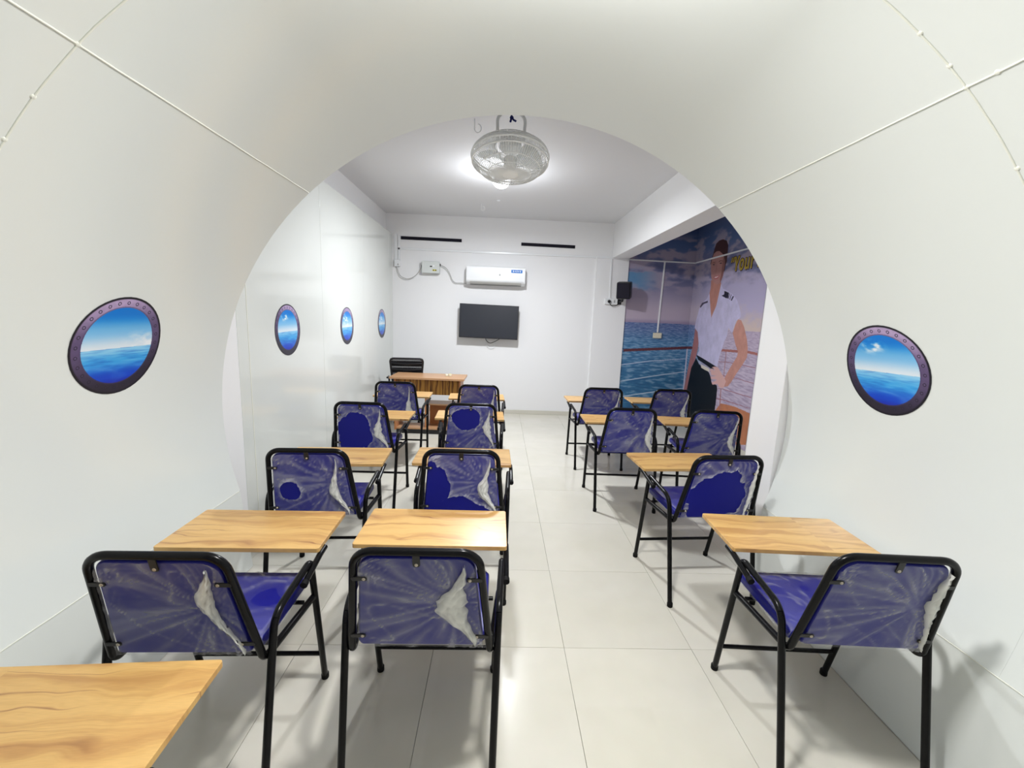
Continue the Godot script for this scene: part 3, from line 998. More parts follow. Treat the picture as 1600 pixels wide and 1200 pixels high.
func film_seat(s: float, n: int, bunched: bool) -> SurfaceTool:
	var st := st_new()
	var grid := []
	for j in n + 1:
		var row := []
		for i in n + 1:
			var u := float(i) / n
			var v := float(j) / n
			var cr := noise2.get_noise_3d(u * 4.0 + s, v * 3.0, s * 2.0)
			var cr2 := noise2.get_noise_3d(u * 3.0, v * 14.0, s * 2.0 + 9.0)
			var f := pow(1.0 - minf(1.0, absf(cr) * 1.8), 9.0) * 0.6
			var front := smoothstep(0.30, 0.0, v)
			f += front * (0.8 if bunched else 0.3) * pow(1.0 - minf(1.0, absf(cr2) * 1.5), 5.0)
			var y := 0.5185 + 0.004 * f + 0.001 * cr + front * (0.012 if bunched else 0.003) * absf(cr2)
			var x := lerpf(-0.219, 0.219, u)
			var z := lerpf(0.083, 0.445, v)
			if i == 0 or i == n:
				y = 0.478
			if j == 0:
				y = minf(y, 0.480 + 0.006 * cr)
				z = 0.080
			row.append([Vector3(x, y, z), clampf(0.045 + 0.34 * f + 0.03 * cr + (0.12 if i <= 1 or i >= n - 1 else 0.0), 0.03, 0.6), 1.0])
		grid.append(row)
	emit_grid(st, grid, Vector3.UP)
	return st

func board_mesh(k: int) -> ArrayMesh:
	var st := st_new()
	var o := rounded([[-0.3095, -0.1585, 0.010], [0.3095, -0.1585, 0.010], [0.3095, 0.1585, 0.010], [-0.3095, 0.1585, 0.010]], 3)
	plate(st, o, 0.0, 0.018, 0.0015, Transform3D(Basis(Vector3.RIGHT, Vector3(0, 0, 1), Vector3(0, 1, 0)), Vector3(0, 0.643, 0)), Vector2(0.95, 1.9), Vector2(0.29 * k + 0.31, 0.37 * k + 0.30))
	return st.commit()

func build_chairs() -> void:
	var proto := make_chair()
	var boards := []
	for k in 5:
		boards.append(board_mesh(k))
	# x, z, turn, shift of the frame, film seed, tears [u, v, ru, rv], wad [top, belly, v, low, width], label
	var list := [
		[-0.986, -1.688, 0.020, 0.028, 1.3, [], [0.90, 0.80, 0.62, 0.965, 0.026], "blue tablet chair beside the left tunnel wall, its back film whole, nearest of that column"],
		[-0.251, -1.734, 0.005, 0.024, 2.6, [], [0.91, 0.77, 0.47, 0.94, 0.052], "blue tablet chair left of the aisle nearest the camera, broad white wad on back"],
		[1.325, -1.75, -0.048, -0.022, 3.9, [], [0.96, 0.93, 0.60, 0.965, 0.020], "blue tablet chair close against the right tunnel wall, nearest chair on the right side"],
		[-1.003, -2.623, 0.057, 0.028, 5.1, [[0.22, 0.44, 0.13, 0.15]], [0.90, 0.80, 0.42, 0.95, 0.026], "tablet chair with a small round tear in its back film, second along the left wall"],
		[-0.210, -2.678, 0.018, 0.024, 6.7, [[0.10, 0.48, 0.22, 0.40], [0.42, 0.05, 0.45, 0.24]], [0.93, 0.80, 0.42, 0.96, 0.030], "tablet chair with film torn off its back's left and bottom, left of the aisle"],
		[1.240, -2.703, 0.070, -0.022, 8.2, [[0.46, 0.44, 0.42, 0.40], [0.30, 0.20, 0.28, 0.20]], [0.97, 0.95, 0.50, 0.90, 0.014], "tablet chair with almost all film torn from its back, right of the aisle"],
		[-1.074, -3.757, 0.000, 0.028, 9.4, [[0.33, 0.42, 0.36, 0.46]], [0.93, 0.82, 0.40, 0.97, 0.036], "tablet chair with a big film tear on its back's left, third along the left wall"],
		[-0.246, -3.836, 0.030, 0.024, 10.8, [[0.42, 0.72, 0.30, 0.26]], [0.92, 0.84, 0.50, 0.96, 0.032], "tablet chair with an oval film tear high on its back, left of the aisle"],
		[1.121, -3.849, -0.015, -0.022, 12.1, [], [0.97, 0.90, 0.35, 0.98, 0.028], "tablet chair at the aisle's right edge, second row from the back, its film whole"],
		[1.864, -3.855, -0.091, -0.022, 13.7, [], [0.97, 0.86, 0.35, 0.95, 0.026], "tablet chair by the mural's deck and the white pillar, second row from back"],
		[-1.066, -4.769, 0.021, 0.028, 15.2, [], [0.90, 0.82, 0.30, 0.95, 0.034], "tablet chair in the back row along the left wall, before the desk's left half"],
		[-0.235, -4.742, 0.043, 0.024, 16.9, [], [0.94, 0.84, 0.30, 0.97, 0.036], "tablet chair in the back row at the aisle's left edge, before the desk's right end"],
		[1.108, -4.819, 0.015, -0.022, 18.4, [], [0.97, 0.88, 0.35, 0.97, 0.028], "tablet chair in the back row at the aisle's right edge, below the black wall speaker"],
		[1.855, -4.867, 0.005, -0.022, 19.9, [], [0.97, 0.86, 0.35, 0.97, 0.026], "tablet chair in the back row, directly in front of the mural's sea"],
		[-0.995, -0.827, 0.060, 0.028, 21.3, [], [0.90, 0.80, 0.55, 0.95, 0.026], "tablet chair at the photo's lower left corner, only its wooden writing board in view"],
	]
	for k in list.size():
		var q: Array = list[k]
		var c: Node3D = proto.duplicate()
		c.name = numbered("tablet_chair")
		add_child(c)
		c.rotation.y = q[2]
		c.position = Vector3(q[0] + q[3], 0, q[1])
		c.set_meta("label", q[7])
		c.set_meta("category", "chair")
		c.set_meta("group", "film-wrapped tablet chairs in the classroom")
		var near := k < 3 or k == 14
		put("writing_board", boards[[0, 1, 2, 3, 4, 1, 2, 0, 3, 4, 0, 2, 4, 1, 3][k]], M.wood, c, Vector3(-q[3], 0, 0))
		var n := 56 if near else (40 if k < 6 else 28)
		part("backrest_film", film_back(q[4], q[5], n), M.film, c)
		var w: Array = q[6]
		part("film_wad", film_wad(q[4], w[0], w[1], w[2], w[3], w[4]), M.film, c)
		part("seat_film", film_seat(q[4], 30 if near else 20, k == 2 or k == 0), M.film, c)
	proto.free()

# ------------------------------------------------------------------ teacher's corner
func build_desk() -> void:
	var t := thing("teacher_desk", "teacher's wooden desk with brown top and dark streaked front panel", "desk", Vector3(-0.90, 0, -5.54), -0.02)
	var st := st_new()
	plate(st, rounded([[-0.475, -0.225, 0.006], [0.475, -0.225, 0.006], [0.475, 0.225, 0.006], [-0.475, 0.225, 0.006]], 2), 0.0, 0.026, 0.002, Transform3D(Basis(Vector3.RIGHT, Vector3(0, 0, 1), Vector3(0, 1, 0)), Vector3(0, 0.738, 0)))
	part("desk_top", st, M.desk_wood, t)
	st = st_new()
	plate(st, rounded([[-0.405, 0.535, 0.002], [0.405, 0.535, 0.002], [0.405, 0.738, 0.002], [-0.405, 0.738, 0.002]], 2), 0.0, 0.018, 0.001, Transform3D(Basis.IDENTITY, Vector3(0, 0, 0.115)), Vector2(0, 0))
	# grain runs upward on this panel: turn its texture
	st = st_new()
	var fp := Vector3(0, 0, 0.133)
	box(st, Vector3(0, 0.6365, 0.124), Vector3(0.81, 0.203, 0.0178), 0.001)
	part("front_panel", panel_upright(0.81, 0.203, 0.018, Vector3(0, 0.6365, 0.124)), M.dark_wood, t)
	for x in [-0.415, 0.415]:
		boxes("side_panel", [[Vector3(x, 0.40, -0.02), Vector3(0.02, 0.676, 0.38)]], M.desk_edge, t, 0.001)
	boxes("divider_panel", [[Vector3(-0.03, 0.325, 0.02), Vector3(0.022, 0.53, 0.18)]], M.desk_edge, t, 0.001)
	boxes("shelf", [[Vector3(0.19, 0.40, -0.01), Vector3(0.42, 0.018, 0.24)]], M.desk_wood, t, 0.001)
	boxes("shelf", [[Vector3(0.0, 0.075, 0.0), Vector3(0.81, 0.02, 0.26)]], M.desk_wood, t, 0.001)
	boxes("shelf_back", [[Vector3(0.19, 0.225, -0.13), Vector3(0.42, 0.33, 0.014)]], M.desk_edge, t, 0.001)
	boxes("plinth", [[Vector3(0.0, 0.032, 0.09), Vector3(0.83, 0.064, 0.03)]], M.black_plastic, t, 0.001)
	var st3 := st_new()
	box(st3, Vector3(-0.022, 0.0, 0), Vector3(0.036, 0.022, 0.05), 0.003)
	box(st3, Vector3(0.022, 0.002, 0.004), Vector3(0.036, 0.026, 0.05), 0.003)
	var it := thing("chalk_box", "small cream packet lying on the teacher's desk top towards its right end", "box", Vector3(-0.655, 0.777, -5.55), 0.2)
	part("packet", st3, M.cream_plastic, it)
	var st4 := st_new()
	box(st4, Vector3(0.022, 0.0155, 0.004), Vector3(0.03, 0.001, 0.03), 0.0003)
	part("printed_band", st4, M.yellow_print, it)

func panel_upright(w: float, h: float, d: float, c: Vector3) -> SurfaceTool:
	# a board whose grain runs up and down
	var st := st_new()
	var o := rounded([[-h / 2, -w / 2, 0.002], [h / 2, -w / 2, 0.002], [h / 2, w / 2, 0.002], [-h / 2, w / 2, 0.002]], 2)
	plate(st, o, -d / 2, d / 2, 0.001, Transform3D(Basis(Vector3.UP, Vector3.RIGHT, Vector3(0, 0, 1)), c), Vector2(0.7, 2.4), Vector2(0.2, 0.1))
	return st

func build_office_chair() -> void:
	var t := thing("office_chair", "black mesh-backed office chair behind the teacher's desk in the far left corner", "chair", Vector3(-1.30, 0, -6.12), PI + 0.12)
	var rim := fillet([[Vector3(-0.19, 0.56, -0.235), 0.0], [Vector3(-0.225, 0.945, -0.29), 0.045], [Vector3(0.225, 0.945, -0.29), 0.045], [Vector3(0.19, 0.56, -0.235), 0.04], [Vector3(-0.19, 0.56, -0.235), 0.0]], 6)
	var st := st_new()
	tube(st, rim, 0.014, 10)
	part("back_frame", st, M.black_plastic, t)
	# taut mesh and the bowed slats behind it
	var weave := mat(c8(24, 24, 28), 0.7, 0.3)
	st = st_new()
	for k in 24:
		var y := lerpf(0.572, 0.938, k / 23.0)
		var hw := lerpf(0.192, 0.222, (y - 0.56) / 0.385)
		var z := lerpf(-0.237, -0.288, (y - 0.56) / 0.385)
		box(st, Vector3(0, y, z), Vector3(hw * 2, 0.0164 if k % 6 != 4 else 0.010, 0.003), 0.001)
	part("back_mesh", st, weave, t)
	for k in 4:
		var y := lerpf(0.63, 0.88, k / 3.0)
		var hw := lerpf(0.19, 0.22, (y - 0.56) / 0.385)
		var z := lerpf(-0.24, -0.29, (y - 0.56) / 0.385)
		st = st_new()
		tube(st, PackedVector3Array([Vector3(-hw, y, z), Vector3(-hw * 0.5, y - 0.008, z - 0.012), Vector3(0, y - 0.012, z - 0.016), Vector3(hw * 0.5, y - 0.008, z - 0.012), Vector3(hw, y, z)]), 0.008, 8)
		part("slat", st, M.black_plastic, t)
	st = st_new()
	plate(st, rounded([[-0.235, -0.22, 0.06], [0.235, -0.22, 0.06], [0.22, 0.22, 0.07], [-0.22, 0.22, 0.07]], 5), 0.0, 0.06, 0.018, Transform3D(Basis(Vector3.RIGHT, Vector3(0, 0, 1), Vector3(0, 1, 0)), Vector3(0, 0.43, 0)))
	part("seat", st, weave, t)
	st = st_new()
	tube(st, fillet([[Vector3(0, 0.43, -0.1), 0.0], [Vector3(0, 0.42, -0.27), 0.05], [Vector3(0, 0.62, -0.262), 0.0]], 5), 0.02, 8)
	part("back_stem", st, M.black_plastic, t)
	for s in [-1.0, 1.0]:
		st = st_new()
		tube(st, fillet([[Vector3(s * 0.22, 0.44, 0.06), 0.0], [Vector3(s * 0.275, 0.46, 0.06), 0.03], [Vector3(s * 0.275, 0.655, 0.0), 0.04], [Vector3(s * 0.275, 0.66, -0.18), 0.0]], 5), 0.014, 8)
		part("armrest", st, M.black_plastic, t)
	st = st_new()
	lathe(st, [[0.0, 0.43], [0.05, 0.43], [0.03, 0.40], [0.025, 0.12], [0.045, 0.10], [0.045, 0.07], [0.0, 0.07]], Transform3D.IDENTITY, 16)
	part("gas_column", st, M.black_plastic, t)
	for k in 5:
		var a := TAU * k / 5.0 + 0.3
		var d := Vector3(cos(a), 0, sin(a))
		st = st_new()
		tube(st, PackedVector3Array([Vector3(0, 0.095, 0) + d * 0.03, Vector3(0, 0.085, 0) + d * 0.16, Vector3(0, 0.06, 0) + d * 0.28]), 0.017, 8)
		var leg := part("base_arm", st, M.black_plastic, t)
		st = st_new()
		lathe(st, [[0.0, -0.02], [0.018, -0.02], [0.026, -0.012], [0.026, 0.012], [0.018, 0.02], [0.0, 0.02]], Transform3D(Basis(Vector3.BACK, PI / 2).rotated(Vector3.UP, -a + 0.8), d * 0.28 + Vector3(0, 0.027, 0)), 14)
		put("caster", st.commit(), M.rubber, leg)

# ------------------------------------------------------------------ things on the back wall
func casing(called: String, label: String, runs: Array, group := "") -> void:
	var t := thing(called, label, "conduit", Vector3.ZERO, 0.0, group)
	for r in runs:
		var a: Vector3 = r[0]
		var b: Vector3 = r[1]
		var st := st_new()
		var d := b - a
		var th: float = r[2]
		var nn: Vector3 = r[3]
		var dir := d.normalized()
		var xf := Transform3D(Basis(dir, nn.cross(dir), nn), (a + b) * 0.5 + nn * 0.007)
		box(st, Vector3.ZERO, Vector3(d.length(), th, 0.014), 0.002, xf)
		part("casing", st, r[4] if r.size() > 4 else M.white_plastic, t)

func build_back_wall_things() -> void:
	var zf := BACK
	var zp := BACK + 0.027
	var out := Vector3(0, 0, 1)
	casing("wall_conduit", "long white cable casing running level across the back wall above the air conditioner", [
		[Vector3(-1.60, 2.532, zf), Vector3(1.47, 2.534, zf), 0.028, out], [Vector3(1.47, 2.534, zp), Vector3(1.72, 2.530, zp), 0.028, out]], "white cable casings")
	casing("wall_conduit", "white cable casing dropping from the long casing to the socket beside the wall speaker", [
		[Vector3(1.70, 2.525, zp), Vector3(1.715, 1.905, zp), 0.022, out]], "white cable casings")
	casing("wall_conduit", "white cable casing running level over the mural and bending round its corner", [
		[Vector3(1.72, 2.525, zp), Vector3(1.98, 2.520, zp), 0.02, out], [Vector3(1.98, 2.520, zf + 0.004), Vector3(3.03, 2.510, zf + 0.004), 0.02, out], [Vector3(RIGHT - 0.004, 2.510, -6.76), Vector3(RIGHT - 0.004, 2.515, -4.95), 0.02, Vector3(-1, 0, 0)]], "white cable casings")
	casing("wall_conduit", "white cable casing hanging down the mural's sky to the cream box", [
		[Vector3(2.545, 2.505, zf + 0.004), Vector3(2.531, 1.41, zf + 0.004), 0.024, out]], "white cable casings")
	casing("wall_conduit", "white cable casing in the back wall's left corner above the small switch box", [
		[Vector3(-1.635, 2.745, zf), Vector3(-1.625, 2.37, zf), 0.05, out], [Vector3(-1.585, 2.735, zf), Vector3(-1.58, 2.37, zf), 0.03, out]], "white cable casings")
	# cream box on the mural
	var jb := thing("junction_box", "small cream junction box on the mural's sea below the hanging casing", "box", Vector3(2.528, 1.362, zf + 0.004))
	boxes("cover", [[Vector3(0, 0, 0.016), Vector3(0.135, 0.085, 0.03)]], M.cream_plastic, jb, 0.005)
	for x in [-0.05, 0.05]:
		boxes("screw", [[Vector3(x, 0, 0.032), Vector3(0.008, 0.008, 0.003)]], M.screw, jb, 0.001)
	# switch box at left
	var sb := thing("switch_box", "small white switch box in the back wall's left corner with a cable hanging from it", "switch", Vector3(-1.605, 2.315, zf))
	boxes("plate", [[Vector3(0, 0, 0.022), Vector3(0.085, 0.10, 0.044)]], M.white_plastic, sb, 0.004)
	boxes("rocker", [[Vector3(0.014, -0.022, 0.045), Vector3(0.022, 0.026, 0.008)]], M.grey_plastic, sb, 0.002)
	# socket by the speaker
	var so := thing("wall_socket", "white socket plate with a black plug on the pilaster left of the wall speaker", "socket", Vector3(1.735, 1.865, zp))
	boxes("plate", [[Vector3(0, 0, 0.018), Vector3(0.20, 0.09, 0.036)]], M.white_plastic, so, 0.005)
	boxes("rocker", [[Vector3(0.05, 0.004, 0.037), Vector3(0.026, 0.04, 0.008)]], M.grey_plastic, so, 0.002)
	var st := st_new()
	lathe(st, [[0.0, 0.04], [0.016, 0.04], [0.023, 0.03], [0.024, 0.0]], Transform3D(Basis(Vector3.RIGHT, PI / 2), Vector3(-0.035, 0.0, 0.034)), 16)
	part("plug", st, M.black_plastic, so)
	# speaker
	var sp := thing("wall_speaker", "black box speaker on a wall bracket at the mural's left edge", "speaker", Vector3(1.865, 2.03, -6.50), 0.0)
	var cab := Transform3D(Basis(Vector3.UP, -0.42) * Basis(Vector3.RIGHT, 0.16), Vector3.ZERO)
	st = st_new()
	plate(st, rounded([[-0.105, -0.125, 0.022], [0.105, -0.125, 0.022], [0.105, 0.125, 0.022], [-0.105, 0.125, 0.022]], 4), -0.10, 0.07, 0.012, cab)
	part("cabinet", st, M.black_plastic, sp)
	st = st_new()
	plate(st, rounded([[-0.094, -0.113, 0.018], [0.094, -0.113, 0.018], [0.094, 0.113, 0.018], [-0.094, 0.113, 0.018]], 4), 0.07, 0.084, 0.008, cab)
	part("grille", st, M.dark_slot, sp)
	st = st_new()
	tube(st, PackedVector3Array([Vector3(0, -0.10, -0.03), Vector3(0.0, -0.16, -0.06), Vector3(0.0, -0.165, -0.235)]), 0.017, 8)
	box(st, Vector3(0.0, -0.165, -0.237), Vector3(0.075, 0.085, 0.012), 0.003)
	part("bracket", st, M.black_plastic, sp)
	cable("speaker_cable", "thin cable looping from the black plug to the speaker's bracket", [Vector3(1.70, 1.85, zp + 0.06), Vector3(1.735, 1.805, zp + 0.05), Vector3(1.80, 1.80, zp + 0.03), Vector3(1.86, 1.83, zp + 0.03)], 0.0055, M.black_cable)
	# air conditioner
	var ac := thing("air_conditioner", "white air conditioner with a blue rating label, on the wall above the television", "air conditioner", Vector3(-0.086, 0, 0))
	var prof := [[2.312, -6.77], [2.312, -6.612], [2.305, -6.585], [2.285, -6.573], [2.20, -6.566], [2.10, -6.566], [2.082, -6.570], [2.062, -6.590], [2.040, -6.66], [2.034, -6.72], [2.034, -6.77]]
	st = st_new()
	extrude_x(st, prof, -0.446, 0.446)
	part("body", st, M.white_plastic, ac)
	st = st_new()
	extrude_x(st, [[2.300, -6.576], [2.285, -6.566], [2.20, -6.560], [2.098, -6.560], [2.094, -6.566]], -0.440, 0.440, false)
	part("front_panel", st, M.white_plastic, ac)
	st = st_new()
	extrude_x(st, [[2.080, -6.566], [2.060, -6.584], [2.046, -6.63], [2.042, -6.632], [2.055, -6.58], [2.078, -6.562]], -0.39, 0.39, false)
	part("louver", st, mat(c8(206, 206, 204), 0.4, 0.4), ac)
	boxes("air_outlet", [[Vector3(0, 2.034, -6.68), Vector3(0.78, 0.006, 0.07)]], M.grey_plastic, ac, 0.001)
	boxes("rating_label", [[Vector3(0.315, 2.245, -6.5605), Vector3(0.168, 0.046, 0.0012)]], M.blue_print, ac, 0.0003)
	for k in 5:
		boxes("label_mark", [[Vector3(0.262 + k * 0.027, 2.246, -6.5595), Vector3(0.012, 0.024 if k % 2 == 0 else 0.018, 0.0006)]], M.white_print, ac, 0.0002)
	st = st_new()
	lathe(st, [[0.0, 0.001], [0.013, 0.001], [0.014, 0.0]], Transform3D(Basis(Vector3.RIGHT, PI / 2), Vector3(0.06, 2.185, -6.5595)), 18)
	part("badge", st, M.grey_plastic, ac)
	# stabiliser and its cables
	var sz := thing("voltage_stabiliser", "white voltage stabiliser box with a yellow label, left of the air conditioner", "stabiliser", Vector3(-1.085, 2.265, zf))
	st = st_new()
	plate(st, rounded([[-0.135, -0.088, 0.008], [0.135, -0.088, 0.008], [0.135, 0.088, 0.008], [-0.135, 0.088, 0.008]], 3), 0.0, 0.105, 0.008)
	part("housing", st, mat(c8(214, 218, 216), 0.4, 0.4), sz)
	boxes("warning_label", [[Vector3(0.062, -0.042, 0.1055), Vector3(0.064, 0.022, 0.001)]], M.yellow_print, sz, 0.0003)
	for x in [0.047, 0.08]:
		boxes("label_mark", [[Vector3(x, -0.042, 0.1064), Vector3(0.017, 0.016, 0.0006)]], M.black_plastic, sz, 0.0002)
	boxes("display", [[Vector3(0.008, 0.012, 0.1055), Vector3(0.034, 0.018, 0.002)]], M.black_plastic, sz, 0.0006)
	boxes("indicator", [[Vector3(0.048, 0.022, 0.1055), Vector3(0.026, 0.022, 0.002)]], M.white_print, sz, 0.0006)
	for q in [Vector3(0.141, 0.045, 0.05), Vector3(-0.141, 0.02, 0.05)]:
		boxes("cable_gland", [[q, Vector3(0.014, 0.032, 0.03)]], M.black_plastic, sz, 0.002)
	cable("power_cable", "grey cable sagging from the small switch box to the stabiliser's left side", [Vector3(-1.61, 2.27, zf + 0.03), Vector3(-1.595, 2.20, zf + 0.03), Vector3(-1.55, 2.12, zf + 0.035), Vector3(-1.46, 2.085, zf + 0.04), Vector3(-1.37, 2.105, zf + 0.045), Vector3(-1.28, 2.18, zf + 0.05), Vector3(-1.23, 2.27, zf + 0.05)], 0.006, M.cable)
	cable("power_cable", "grey cable curving from the stabiliser's right side down to the air conditioner", [Vector3(-0.945, 2.31, zf + 0.05), Vector3(-0.86, 2.27, zf + 0.045), Vector3(-0.80, 2.19, zf + 0.04), Vector3(-0.755, 2.09, zf + 0.04), Vector3(-0.70, 2.055, zf + 0.04), Vector3(-0.62, 2.055, zf + 0.04), Vector3(-0.535, 2.05, zf + 0.05)], 0.006, M.cable)
	# television
	var tv := thing("television", "black flat television switched off, mounted on the back wall below the air conditioner", "television", Vector3(-0.172, 1.479, 0.10))
	tv.rotation.z = -0.012
	st = st_new()
	plate(st, rounded([[-0.455, -0.259, 0.006], [0.455, -0.259, 0.006], [0.455, 0.259, 0.006], [-0.455, 0.259, 0.006]], 3), -6.748, -6.702, 0.004)
	part("bezel", st, M.black_plastic, tv)
	st = st_new()
	plate(st, rounded([[-0.446, -0.245, 0.002], [0.446, -0.245, 0.002], [0.446, 0.250, 0.002], [-0.446, 0.250, 0.002]], 2), -6.7025, -6.7008, 0.0004)
	part("screen", st, M.screen, tv)
	boxes("wall_mount", [[Vector3(0, 0, -6.807), Vector3(0.40, 0.30, 0.12)]], M.black_plastic, tv, 0.003)
	cable("television_cable", "thin dark cable drooping in a loop under the television", [Vector3(-0.215, 1.214, -6.70), Vector3(-0.213, 1.196, -6.70), Vector3(-0.185, 1.165, -6.70), Vector3(-0.14, 1.145, -6.70), Vector3(-0.085, 1.165, -6.70), Vector3(-0.03, 1.195, -6.70), Vector3(0.0, 1.213, -6.70)], 0.005, M.black_cable)
	cable("television_cable", "thin white cable loop hanging lowest under the television", [Vector3(-0.20, 1.213, -6.752), Vector3(-0.20, 1.12, -6.75), Vector3(-0.16, 1.065, -6.75), Vector3(-0.11, 1.06, -6.75), Vector3(-0.07, 1.10, -6.75), Vector3(-0.06, 1.213, -6.752)], 0.004, M.white_plastic)
	# dark slots
	for q in [[-1.091, 2.692, 0.92, -0.0035, "long dark air slot high on the back wall, above the stabiliser"], [0.7055, 2.676, 0.83, -0.008, "shorter dark air slot high on the back wall, right of the air conditioner"]]:
		var v := thing("air_slot", q[4], "vent", Vector3(q[0], q[1], BACK), 0.0, "dark air slots high on the back wall")
		v.rotation.z = q[3]
		boxes("slot_frame", [[Vector3(0, 0.020, 0.004), Vector3(q[2], 0.006, 0.012)], [Vector3(0, -0.020, 0.004), Vector3(q[2], 0.006, 0.012)], [Vector3(-q[2] / 2, 0, 0.004), Vector3(0.006, 0.046, 0.012)], [Vector3(q[2] / 2, 0, 0.004), Vector3(0.006, 0.046, 0.012)]], M.dark_slot, v, 0.001)
		boxes("slot_back", [[Vector3(0, 0, 0.001), Vector3(q[2], 0.036, 0.003)]], M.dark_slot, v, 0.0005)
		boxes("blade", [[Vector3(0, 0, 0.005), Vector3(q[2] - 0.01, 0.004, 0.008)]], M.dark_slot, v, 0.001)

func cable(called: String, label: String, pts: Array, r: float, m: Material) -> void:
	var c := Curve3D.new()
	for i in pts.size():
		var d: Vector3 = (pts[mini(i + 1, pts.size() - 1)] - pts[maxi(i - 1, 0)]) / 6.0
		c.add_point(pts[i], -d, d)
	c.bake_interval = 0.012
	var st := st_new()
	tube(st, c.get_baked_points(), r, 7)
	var o := part(numbered(called), st, m, self)
	o.set_meta("label", label)
	o.set_meta("category", "cable")

func extrude_x(st: SurfaceTool, prof: Array, x0: float, x1: float, caps := true) -> void:
	var n := prof.size()
	var c := Vector2.ZERO
	for q in prof:
		c += Vector2(q[1], q[0]) / n
	var nor := []
	for i in n:
		var a: Array = prof[maxi(i - 1, 0)]
		var b: Array = prof[mini(i + 1, n - 1)]
		var o := Vector2(-(b[0] - a[0]), b[1] - a[1]).normalized()
		if o.dot(Vector2(prof[i][1], prof[i][0]) - c) < 0.0:
			o = -o
		nor.append(Vector3(0, o.y, o.x))
	for i in n - 1:
		quad(st, Vector3(x0, prof[i][0], prof[i][1]), Vector3(x1, prof[i][0], prof[i][1]), Vector3(x1, prof[i + 1][0], prof[i + 1][1]), Vector3(x0, prof[i + 1][0], prof[i + 1][1]), nor[i], nor[i], nor[i + 1], nor[i + 1])
	if caps:
		for x in [x0, x1]:
			var nx := Vector3(-1 if x == x0 else 1, 0, 0)
			for i in n:
				var j := (i + 1) % n
				tri(st, [Vector3(x, c.y, c.x), Vector3(x, prof[i][0], prof[i][1]), Vector3(x, prof[j][0], prof[j][1])], [nx, nx, nx])

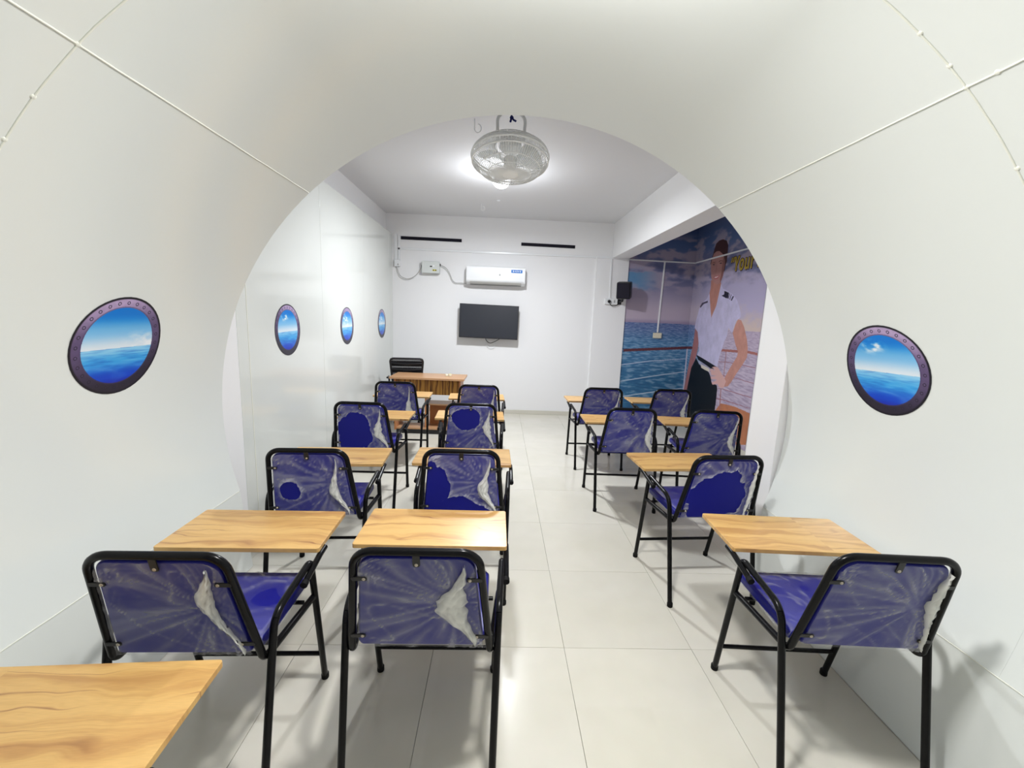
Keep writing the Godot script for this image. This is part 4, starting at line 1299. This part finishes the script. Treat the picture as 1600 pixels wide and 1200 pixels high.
# ------------------------------------------------------------------ ceiling fan in its cage, and the lamps
func build_fan() -> void:
	var at := Vector3(0.031, 2.625, -3.05)
	var t := thing("cabin_fan", "white caged cabin fan hanging from the ceiling just past the tunnel's end", "fan", at)
	var tilt := Transform3D(Basis(Vector3.RIGHT, deg_to_rad(-10.5)), Vector3.ZERO)   # axis leans so that the cage looks towards the seats
	var r := 0.258
	var st := st_new()
	# cage: rings
	for q in [[r, 0.006, 0.0085], [r * 0.985, 0.026, 0.005], [r * 0.985, -0.03, 0.0055], [r * 0.80, -0.075, 0.0028], [r * 0.55, -0.10, 0.0028], [r * 0.84, 0.062, 0.003], [r * 0.40, 0.078, 0.003]]:
		var pts := PackedVector3Array()
		for k in 49:
			var a := TAU * k / 48.0
			pts.append(tilt * Vector3(q[0] * cos(a), q[1], q[0] * sin(a)))
		tube(st, pts, q[2], 6, false)
	part("guard_ring", st, M.fan_white, t)
	st = st_new()
	for k in 96:
		var a := TAU * k / 96.0
		var d := Vector3(cos(a), 0, sin(a))
		tube(st, PackedVector3Array([tilt * (d * r * 0.22 + Vector3(0, -0.108, 0)), tilt * (d * r * 0.55 + Vector3(0, -0.10, 0)), tilt * (d * r * 0.80 + Vector3(0, -0.075, 0)), tilt * (d * r * 0.985 + Vector3(0, -0.03, 0)), tilt * (d * r + Vector3(0, 0.0, 0)), tilt * (d * r * 0.985 + Vector3(0, 0.022, 0)), tilt * (d * r * 0.94 + Vector3(0, 0.045, 0)), tilt * (d * r * 0.84 + Vector3(0, 0.062, 0)), tilt * (d * r * 0.40 + Vector3(0, 0.078, 0))]), 0.0019, 5, false)
	var wires := part("guard_wires", st, M.fan_white, t)
	wires.set_meta("kind", "stuff")
	st = st_new()
	lathe(st, [[0.0, -0.114], [0.045, -0.113], [0.058, -0.108], [0.058, -0.102], [0.0, -0.102]], tilt, 24)
	part("centre_badge", st, M.fan_white, t)
	st = st_new()
	lathe(st, [[0.0, -0.07], [0.03, -0.066], [0.042, -0.05], [0.044, 0.0], [0.0, 0.005]], tilt, 20)
	part("hub", st, M.fan_white, t)
	for b in 3:
		st = st_new()
		var grid := []
		for j in 9:
			var row := []
			for i in 7:
				var rr := lerpf(0.036, 0.222, j / 8.0)
				var half := 0.20 + 0.42 * sin(PI * 0.5 * minf(1.0, j / 6.0)) - 0.14 * maxf(0.0, j - 6.0) / 2.0
				var e := i / 6.0 * 2.0 - 1.0
				var a := TAU * b / 3.0 + 0.5 + e * half
				row.append(tilt * Vector3(rr * cos(a), -0.03 + 0.028 * e, rr * sin(a)))
			grid.append(row)
		for j in 8:
			for i in 6:
				var nn: Vector3 = (grid[j][i + 1] - grid[j][i]).cross(grid[j + 1][i] - grid[j][i]).normalized()
				flat(st, grid[j][i], grid[j][i + 1], grid[j + 1][i + 1], grid[j + 1][i], nn)
				flat(st, grid[j][i] + nn * 0.002, grid[j][i + 1] + nn * 0.002, grid[j + 1][i + 1] + nn * 0.002, grid[j + 1][i] + nn * 0.002, -nn)
		part("blade", st, M.blade, t)
	st = st_new()
	lathe(st, [[0.0, 0.165], [0.045, 0.163], [0.066, 0.15], [0.075, 0.12], [0.075, 0.075], [0.06, 0.055], [0.0, 0.05]], tilt, 24)
	part("motor_housing", st, M.fan_white, t)
	st = st_new()
	for s in [-1.0, 1.0]:
		tube(st, fillet([[Vector3(s * 0.088, 0.12, -0.04), 0.0], [Vector3(s * 0.095, 0.29, -0.05), 0.05], [Vector3(0.0, 0.31, -0.04), 0.0]], 5), 0.011, 8, true, 1.0)
	tube(st, line(Vector3(0, 0.30, -0.04), Vector3(0, 0.405, -0.04)), 0.022, 12)
	part("yoke", st, M.fan_white, t)
	st = st_new()
	lathe(st, [[0.0, 0.40], [0.085, 0.40], [0.095, 0.405], [0.095, 0.4205], [0.0, 0.4205]], Transform3D(Basis.IDENTITY, Vector3(0, 0, -0.04)), 24)
	part("mount_plate", st, mat(c8(206, 212, 226), 0.4, 0.4), t)
	cable("tied_cord", "short dark blue cord knotted and hanging in front of the fan's mount", [at + Vector3(-0.012, 0.31, 0.045), at + Vector3(-0.008, 0.27, 0.072), at + Vector3(-0.002, 0.24, 0.085), at + Vector3(-0.001, 0.205, 0.10)], 0.006, M.blue_cord)
	var k := st_new()
	for q in [[-0.003, 0.245, 0.087, 0.011], [0.0, 0.212, 0.10, 0.013]]:
		lathe(k, [[0.0, q[3]], [q[3] * 0.75, q[3] * 0.6], [q[3], 0.0], [q[3] * 0.75, -q[3] * 0.6], [0.0, -q[3]]], Transform3D(Basis(Vector3.RIGHT, 0.6), at + Vector3(q[0], q[1], q[2])), 10)
	tube(k, PackedVector3Array([at + Vector3(0.002, 0.212, 0.10), at + Vector3(0.012, 0.196, 0.108), at + Vector3(0.03, 0.188, 0.108)]), 0.006, 7)
	tube(k, PackedVector3Array([at + Vector3(-0.001, 0.212, 0.10), at + Vector3(-0.008, 0.185, 0.104)]), 0.007, 7)
	var cord := get_node("tied_cord")
	put("knot", k.commit(), M.blue_cord, cord)

func led_lamp(at: Vector3, label: String, drop: float, up := Basis.IDENTITY) -> void:
	var t := thing("ceiling_lamp", label, "lamp", at)
	var xf := Transform3D(up, Vector3.ZERO)
	var st := st_new()
	lathe(st, [[0.0, 0.0], [0.062, 0.0], [0.066, -0.006], [0.066, -0.02], [0.045, -0.032], [0.04, -drop + 0.085], [0.052, -drop + 0.07]], xf, 28)
	part("housing", st, M.white_plastic, t)
	st = st_new()
	lathe(st, [[0.052, -drop + 0.07], [0.082, -drop + 0.04], [0.092, -drop + 0.005], [0.086, -drop - 0.032], [0.06, -drop - 0.062], [0.03, -drop - 0.074], [0.0, -drop - 0.077]], xf, 28)
	part("lamp_diffuser", st, M.lamp, t)

func build_ceiling_things() -> void:
	led_lamp(Vector3(-0.037, CEIL, -4.60), "glowing white globe lamp below the ceiling, behind the fan cage's lower rim", 0.10)
	led_lamp(Vector3(0.16, TY + sqrt(TR * TR - 0.077 * 0.077) - 0.002, -1.05), "globe lamp in the tunnel's crown just above the frame", 0.08, Basis(Vector3.BACK, -0.046))
	for q in [[-0.277, -5.957, "bent white fan hook in the ceiling beyond the glowing lamp"], [-0.218, -3.494, "white ceiling hook close to the tunnel's end, left of the fan's mount"]]:
		var pts := PackedVector3Array()
		for k in 21:
			var a := lerpf(-PI * 0.5, PI * 1.1, k / 20.0)
			pts.append(Vector3(q[0] + 0.026 * cos(a), CEIL - 0.065 - 0.030 * sin(a) , q[1]))
		pts.append(Vector3(q[0] - 0.026, CEIL, q[1]))
		var st := st_new()
		tube(st, pts, 0.0036, 8)
		var o := part(numbered("ceiling_hook"), st, M.white_plastic, self)
		o.set_meta("label", q[2])
		o.set_meta("category", "hook")
	var st := st_new()
	lathe(st, [[0.0, -0.012], [0.02, -0.010], [0.026, 0.0]], Transform3D(Basis.IDENTITY, Vector3(-0.071, CEIL, -5.761)), 16)
	var o2 := part(numbered("ceiling_button"), st, M.white_print, self)
	o2.set_meta("label", "tiny white round cover on the ceiling beyond the glowing lamp")
	o2.set_meta("category", "cover")
